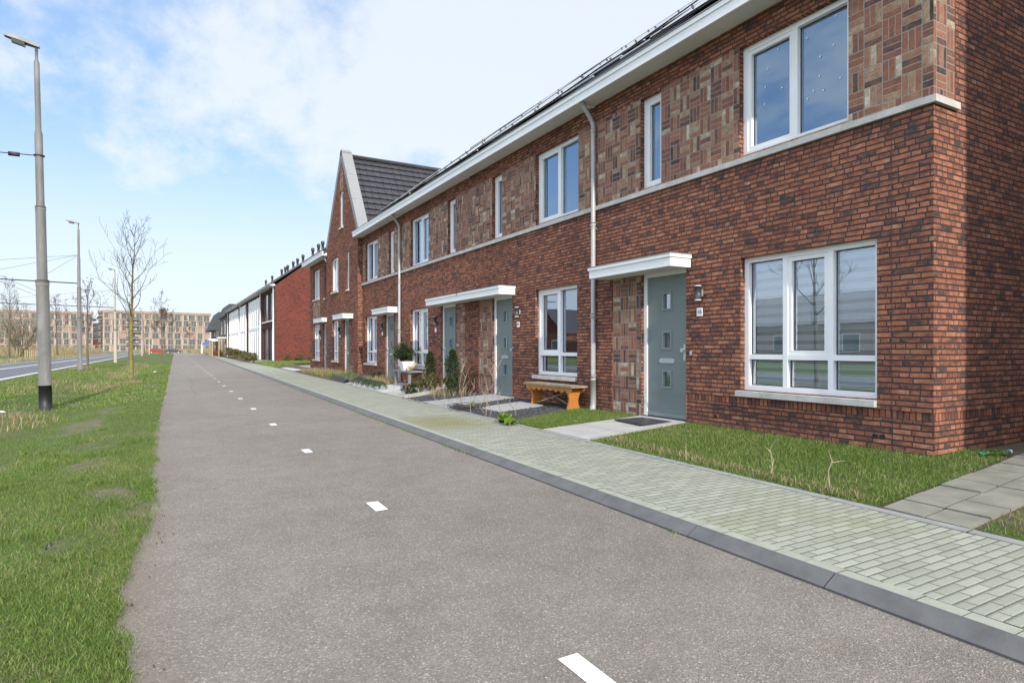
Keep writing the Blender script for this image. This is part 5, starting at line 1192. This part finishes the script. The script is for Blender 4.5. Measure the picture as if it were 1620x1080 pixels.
def drain(x, y, z, ang, label):
    b = MB(); d_ = Vector((math.cos(ang), math.sin(ang), .05)); p = Vector((x, y, z + .05)); n = 14
    pts = [p + d_ * (.24 * i / n) for i in range(n + 1)]; b.tube(pts, [.052 + .004 * (i % 2) for i in range(n + 1)], 'black', 14, False); b.tube([q + d_ * .0 for q in pts], .044, 'black', 14, False)
    return tag(b.build('drain_pipe', None, origin=(x, y, z)), label, 'drain pipe', 'black drain pipe ends')
drain(4.68, 8.62, -.03, 1.1, 'open black drain pipe end at the gravel corner by the pavement'); drain(5.42, 21.2, -.02, 1.2, 'black drain pipe end by the pavement before the fourth house')
def leafy(x, y, z, label, r=.16, n=46, mat='freshleaf', sz=.06):
    t = thing('leafy_plant', label, 'plant', (x, y, z)); P = blob(n, (x, y, z + r * .6), (r, r * 1.2, r * .75), 8, .6, 5); P[:, 2] = np.maximum(P[:, 2], z + .03); leaves('foliage', P, sz, mat, t, aspect=.62, up=.35)
    s = MB()
    for k in range(8): a = k * .8; s.tube([(x, y, z - .02), (x + r * .5 * math.cos(a), y + r * .5 * math.sin(a), z + r * .7)], .006, 'paletwig', 4)
    s.build('stem', t)
leafy(4.66, 8.36, -.03, 'bright green leafy plant beside the black drain pipe end', .15, 60)
leafy(5.35, 11.05, -.0, 'small fresh green weed in the dark gravel', .09, 26, sz=.035)
# bare saplings in the gravel
rg = random.Random(5); SP = [(4.98, 14.9, .62), (5.02, 14.2, .5), (4.95, 13.6, .35), (5.05, 11.05, .95), (5.10, 11.9, .8), (5.22, 10.6, .42), (4.92, 10.25, .55), (4.9, 9.6, .95), (4.86, 9.3, .5), (5.15, 12.5, .48), (5.3, 9.25, .45), (4.84, 8.95, 1.05), (5.25, 11.4, .9), (5.05, 10.0, .3)]
where = ['behind the edging board', 'at the edging board corner', 'beside the pale slab path', 'with a forked top in the gravel', 'in front of the third door', 'short, before the pale slab', 'leaning over the pavement edge', 'tall, before the second door', 'short, near the drain pipe', 'between the two pale slabs', 'at the gravel corner', 'tallest, next to the drain pipe', 'in front of the basket weave panel', 'shortest, beside the twig heap']
for k, (x, y, hh) in enumerate(SP):
    b = MB(); p = Vector((x, y, gz(x, y) - .03)); lean_ = Vector((rg.gauss(0, .10), rg.gauss(0, .10), 1)); pts = [p + lean_ * (hh * i / 6) + Vector((rg.gauss(0, .012), rg.gauss(0, .012), 0)) * i for i in range(7)]
    b.tube(pts, [.0065 - .0007 * i for i in range(7)], 'paletwig', 5)
    for q in range(rg.randint(2, 5)):
        i = rg.randint(2, 5); a = rg.uniform(0, 6.28); dd = Vector((math.cos(a) * .5, math.sin(a) * .5, .85)); L_ = hh * rg.uniform(.2, .5); b.tube([pts[i], pts[i] + dd * L_ * .5 + Vector((0, 0, .01)), pts[i] + dd * L_], [.004, .003, .002], 'paletwig', 4)
    tag(b.build('bare_sapling', None, origin=tuple(p)), f'thin bare sapling, {where[k]}', 'sapling', 'bare saplings in the gravel bed')
b = MB()
for k in range(70):
    p = Vector((4.98 + abs(rg.gauss(0, .16)), 10.95 + rg.gauss(0, .28), gz(5., 11) + rg.uniform(.005, .07))); a = rg.gauss(1.2, .8); d_ = Vector((math.cos(a), math.sin(a), rg.gauss(0, .14))) * rg.uniform(.12, .32); b.tube([p - d_, p + Vector((0, 0, .012)), p + d_], [.004, .006, .003], 'twig', 4)
tag(b.build('twig_heap', None, origin=(5., 11, 0)), 'low heap of dark dead twigs at the pavement edge', 'twigs')
def conifer(x, y, z, H, r, label, seed):
    t = thing('conifer', label, 'conifer', (x, y, z)); b = MB(); b.tube([(x, y, z - .05), (x, y, z + H * .9)], [.03, .008], 'bark', 6); b.build('trunk', t); rg = np.random.default_rng(seed); n = 1700
    f = rg.uniform(0, 1, n) ** .8; a = rg.uniform(0, 6.283, n); q = r * (np.minimum(1, (1.04 - f) * 2.6) ** .7) * (.72 + .28 * np.minimum(1, f * 4)) * (1 + .20 * np.sin(a * 3 + f * 13 + seed) + .15 * np.sin(a * 7 - f * 23)) * rg.uniform(.5, 1.15, n); P = np.stack([x + q * np.cos(a), y + q * np.sin(a), z + .04 + f * H], 1)
    leaves('foliage', P, .042, 'darkleaf', t, aspect=.22, up=.1)
conifer(6.2, 15.45, .03, 1.0, .14, 'upright dark conifer between the pot table and the third door', 1); conifer(6.1, 13.75, .03, 1.06, .16, 'upright dark conifer in front of the third door', 2)
gs = [(5.35, 14.75, (.24, .3, .15), 'low dark green shrub at the pavement end of the edging board', 'darkleaf'), (5.75, 14.95, (.26, .26, .26), 'olive shrub behind the edging board, in front of the conifers', 'shrubleaf'), (6.0, 14.7, (.22, .22, .28), 'yellowish shrub between the two conifers', 'shrubleaf'), (6.4, 14.6, (.28, .22, .26), 'brownish green shrub below the third door', 'shrubleaf'), (6.6, 14.1, (.25, .3, .30), 'sparse tan shrub against the basket weave panel', 'brownleaf'), (6.3, 20.6, (.25, .25, .2), 'dark low shrub beside the fourth door', 'darkleaf')]
for k, (x, y, r, l, m_) in enumerate(gs): shrub(x, y, gz(x, y), r, l, 80 + k, m_, 620 if k != 4 else 260, .03)
lw = ['nearest', 'second', 'third', 'fourth', 'farthest']
for k in range(5):
    x, y = 5.34 + .05 * k, 17.2 + .72 * k; z = gz(x, y); t = thing('lavender_tuft', f'{lw[k]} of the five grey green lavender tufts in a row by the pavement', 'plant', (x, y, z), 'lavender tufts by the pavement')
    n = 420; a = RNG.uniform(0, 6.28, n); q = np.sqrt(RNG.uniform(0, 1, n)); e = np.stack([np.cos(a) * q, np.sin(a) * q, np.sqrt(np.clip(1 - q * q, 0, 1))], 1); leaves('foliage', np.array((x, y, z)) + e * np.array((.25, .30, .24)) * RNG.uniform(.8, 1.05, (n, 1)), .034, 'greyleaf', t, aspect=.2, up=.3)
    s = MB(); s.tube([(x, y, z - .03), (x, y, z + .15)], .02, 'bark', 5); s.build('stem', t)
def grasspatch(c, r, n, h, w=.012, mat='dryblade'):
    P = drypatch(c, r, n, 0, 0, 0.); P[:, 2] = [gz(p[0], p[1]) - .01 for p in P]; struct(blades('dry_grass', P, h, w, mat, .9), 'stuff')
grasspatch((6.1, 19.4), (.5, .9), 900, .28); grasspatch((6.15, 27.3), (.45, 3.0), 1500, .30, .014); grasspatch((6.15, 27.3), (.5, 3.2), 1300, .20, .014, 'blade'); grasspatch((6.2, 24.6), (.45, 1.2), 1200, .22, .014, 'blade'); grasspatch((6.2, 31.2), (.35, 1.3), 800, .22, .018); grasspatch((6.1, 14.0), (.5, .5), 260, .22)
t = thing('planter_bed', 'low dark timber planter edging in front of the fourth house', 'planter', (5.8, 22.2, 0))
for k, (a, c) in enumerate((((5.5, 21.5), (5.62, 23.7)), ((6.6, 22.0), (6.7, 24.0)), ((5.5, 21.5), (6.6, 22.0)))):
    b = MB(); d_ = (Vector(c) - Vector(a)); nrm_ = Vector((-d_.y, d_.x)).normalized() * .05; A, C_ = Vector(a), Vector(c); b.prism([A - nrm_, C_ - nrm_, C_ + nrm_, A + nrm_], 'z', -.06, .17 if k != 2 else .165, 'timber'); b.build('board', t)
struct(sheet('planter_soil', [(5.56, 21.6), (6.6, 22.05), (6.66, 23.9), (5.66, 23.6)], .08, 'gravel'))
# table, pot and log
t = thing('garden_table', 'weathered grey low table carrying a white plant pot below the third window', 'table', (6.35, 17.4, 0)); b = MB(); b.box(6.08, 6.62, 16.75, 18.25, .465, .50, 'slat'); b.build('table_top', t, .004)
for x, y in ((6.14, 16.9), (6.56, 16.9), (6.14, 18.1), (6.56, 18.1)): b = MB(); b.box(x - .035, x + .035, y - .035, y + .035, -.0, .464, 'slat'); b.build('leg', t)
b = MB(); b.box(6.2, 6.5, 16.95, 18.05, .12, .145, 'timber'); b.build('shelf', t)
t = thing('potted_shrub', 'round evergreen shrub in a square white pot on the grey table', 'potted plant', (6.35, 17.75, .502)); b = MB()
x, y = 6.35, 17.75
lo, hi_ = .13, .185; z1, z2 = .502, .745
ring = lambda w_, z: [(x - w_, y - w_, z), (x + w_, y - w_, z), (x + w_, y + w_, z), (x - w_, y + w_, z)]
r0_, r1_, r2_, r3_ = ring(lo, z1), ring(hi_, z2), ring(hi_ + .012, z2), ring(hi_ + .012, z2 + .03)
b.face(r0_[::-1], 'pot')
for A, B_ in ((r0_, r1_), (r2_, r3_)):
    for i in range(4): j_ = (i + 1) % 4; b.face([A[i], A[j_], B_[j_], B_[i]], 'pot')
b.face(ring(hi_ + .012, z2), 'pot'); b.face(ring(hi_, z2 + .029), 'soil'); b.build('pot', t)
leaves('foliage', blob(2300, (x, y, 1.03), (.40, .42, .30), 16, .5, 77), .030, 'darkleaf', t, aspect=.45); s = MB()
for k in range(6): s.tube([(x, y, .75), (x + .2 * math.cos(k), y + .2 * math.sin(k), 1.0)], [.012, .005], 'bark', 5)
s.build('stem', t)
b = MB(); b.tube([(6.16, 17.05, .56), (6.28, 17.28, .57), (6.30, 17.5, .56)], [.05, .06, .045], 'palewood', 8); b.tube([(6.22, 17.0, .56), (6.42, 17.12, .72)], [.05, .035], 'palewood', 8); tag(b.build('log_piece', None, origin=(6.25, 17.2, .5)), 'pale piece of driftwood leaning on the grey table top', 'driftwood')
b = MB(); b.tube([(5.95, 16.55, .02), (5.95, 16.55, .16)], [.09, .11], 'orange', 10); tag(b.build('flower_pot', None, origin=(5.95, 16.55, 0)), 'small terracotta pot standing on the white pebbles', 'flower pot')
# dry stems standing in the near lawn
def stem(label, pts, side):
    b = MB(); b.tube(pts, [.006, .0055, .005, .003][:len(pts)], 'paletwig', 6)
    for s_ in side: b.tube(s_, [.0048, .003], 'paletwig', 5)
    tag(b.build('dry_stem', None, origin=pts[0]), label, 'stem', 'dry stems in the lawn')
stem('forked dry stem in the lawn, left of the straight one', [(4.92, 3.80, -.05), (5.0, 3.83, .10), (4.98, 3.86, .19), (5.03, 3.78, .36)], [[(4.99, 3.84, .16), (4.93, 3.88, .24)], [(4.985, 3.85, .19), (4.86, 3.72, -.03)]])
stem('straight dry stem in the lawn with one side twig, nearest the house corner', [(4.78, 3.12, -.05), (4.79, 3.14, .14), (4.81, 3.12, .22), (4.80, 3.15, .31)], [[(4.80, 3.12, .21), (4.86, 3.03, .235)]])
stem('thin short dry stem in the lawn, farthest from the house corner', [(4.80, 4.75, -.05), (4.81, 4.76, .1), (4.80, 4.75, .2)], [])
t = thing('garden_tool', 'green plastic hand shovel lying on the slabs by the end wall', 'hand tool', (7.35, 2.98, .06)); b = MB()
n = 10
for k in range(n):
    f0, f1 = k / n, (k + 1) / n; w0, w1 = .10 * math.sin(math.pi * min(.97, .15 + .55 * f0)), .10 * math.sin(math.pi * min(.97, .15 + .55 * f1)); xa, xb = 7.12 + .38 * f0, 7.12 + .38 * f1
    za_, zb_ = .11 - .03 * f0, .11 - .03 * f1
    b.face([(xa, 3.02 - w0, za_), (xb, 3.02 - w1, zb_), (xb, 3.02, zb_ - .02), (xa, 3.02, za_ - .02)], 'greentoy'); b.face([(xa, 3.02, za_ - .02), (xb, 3.02, zb_ - .02), (xb, 3.02 + w1, zb_), (xa, 3.02 + w0, za_)], 'greentoy')
b.build('blade', t); b = MB(); b.tube([(7.48, 3.02, .075), (7.62, 3.0, .085)], [.02, .018], 'greentoy', 8); b.tube([(7.62, 3.0, .085), (7.65, 3.0, .085)], .021, 'plate', 8); b.build('handle', t)
# litter on the verge
def litter(x, y, s, label, mat='paper'):
    rg = random.Random(int(x * 100)); b = MB(); z = vz(x, y) + .03; p = [(x + s * math.cos(a) * rg.uniform(.6, 1.1), y + s * math.sin(a) * rg.uniform(.6, 1.1), z + rg.uniform(-.01, .03)) for a in (0, 1.05, 2.1, 3.14, 4.2, 5.2)]
    for i in range(6): b.face([p[i], p[(i + 1) % 6], (x, y, z + .045)], mat)
    b.face(p[::-1], mat); tag(b.build('litter', None, origin=(x, y, z)), label, 'litter')
litter(-2.95, 16.2, .07, 'crumpled white scrap left of the nearest lamp post'); litter(-.62, 4.65, .022, 'small black scrap in the grass near the path edge', 'black'); litter(-1.05, 3.95, .03, 'white scrap in a bare patch of the verge'); litter(-.5, 38, .11, 'white scrap far along the verge')
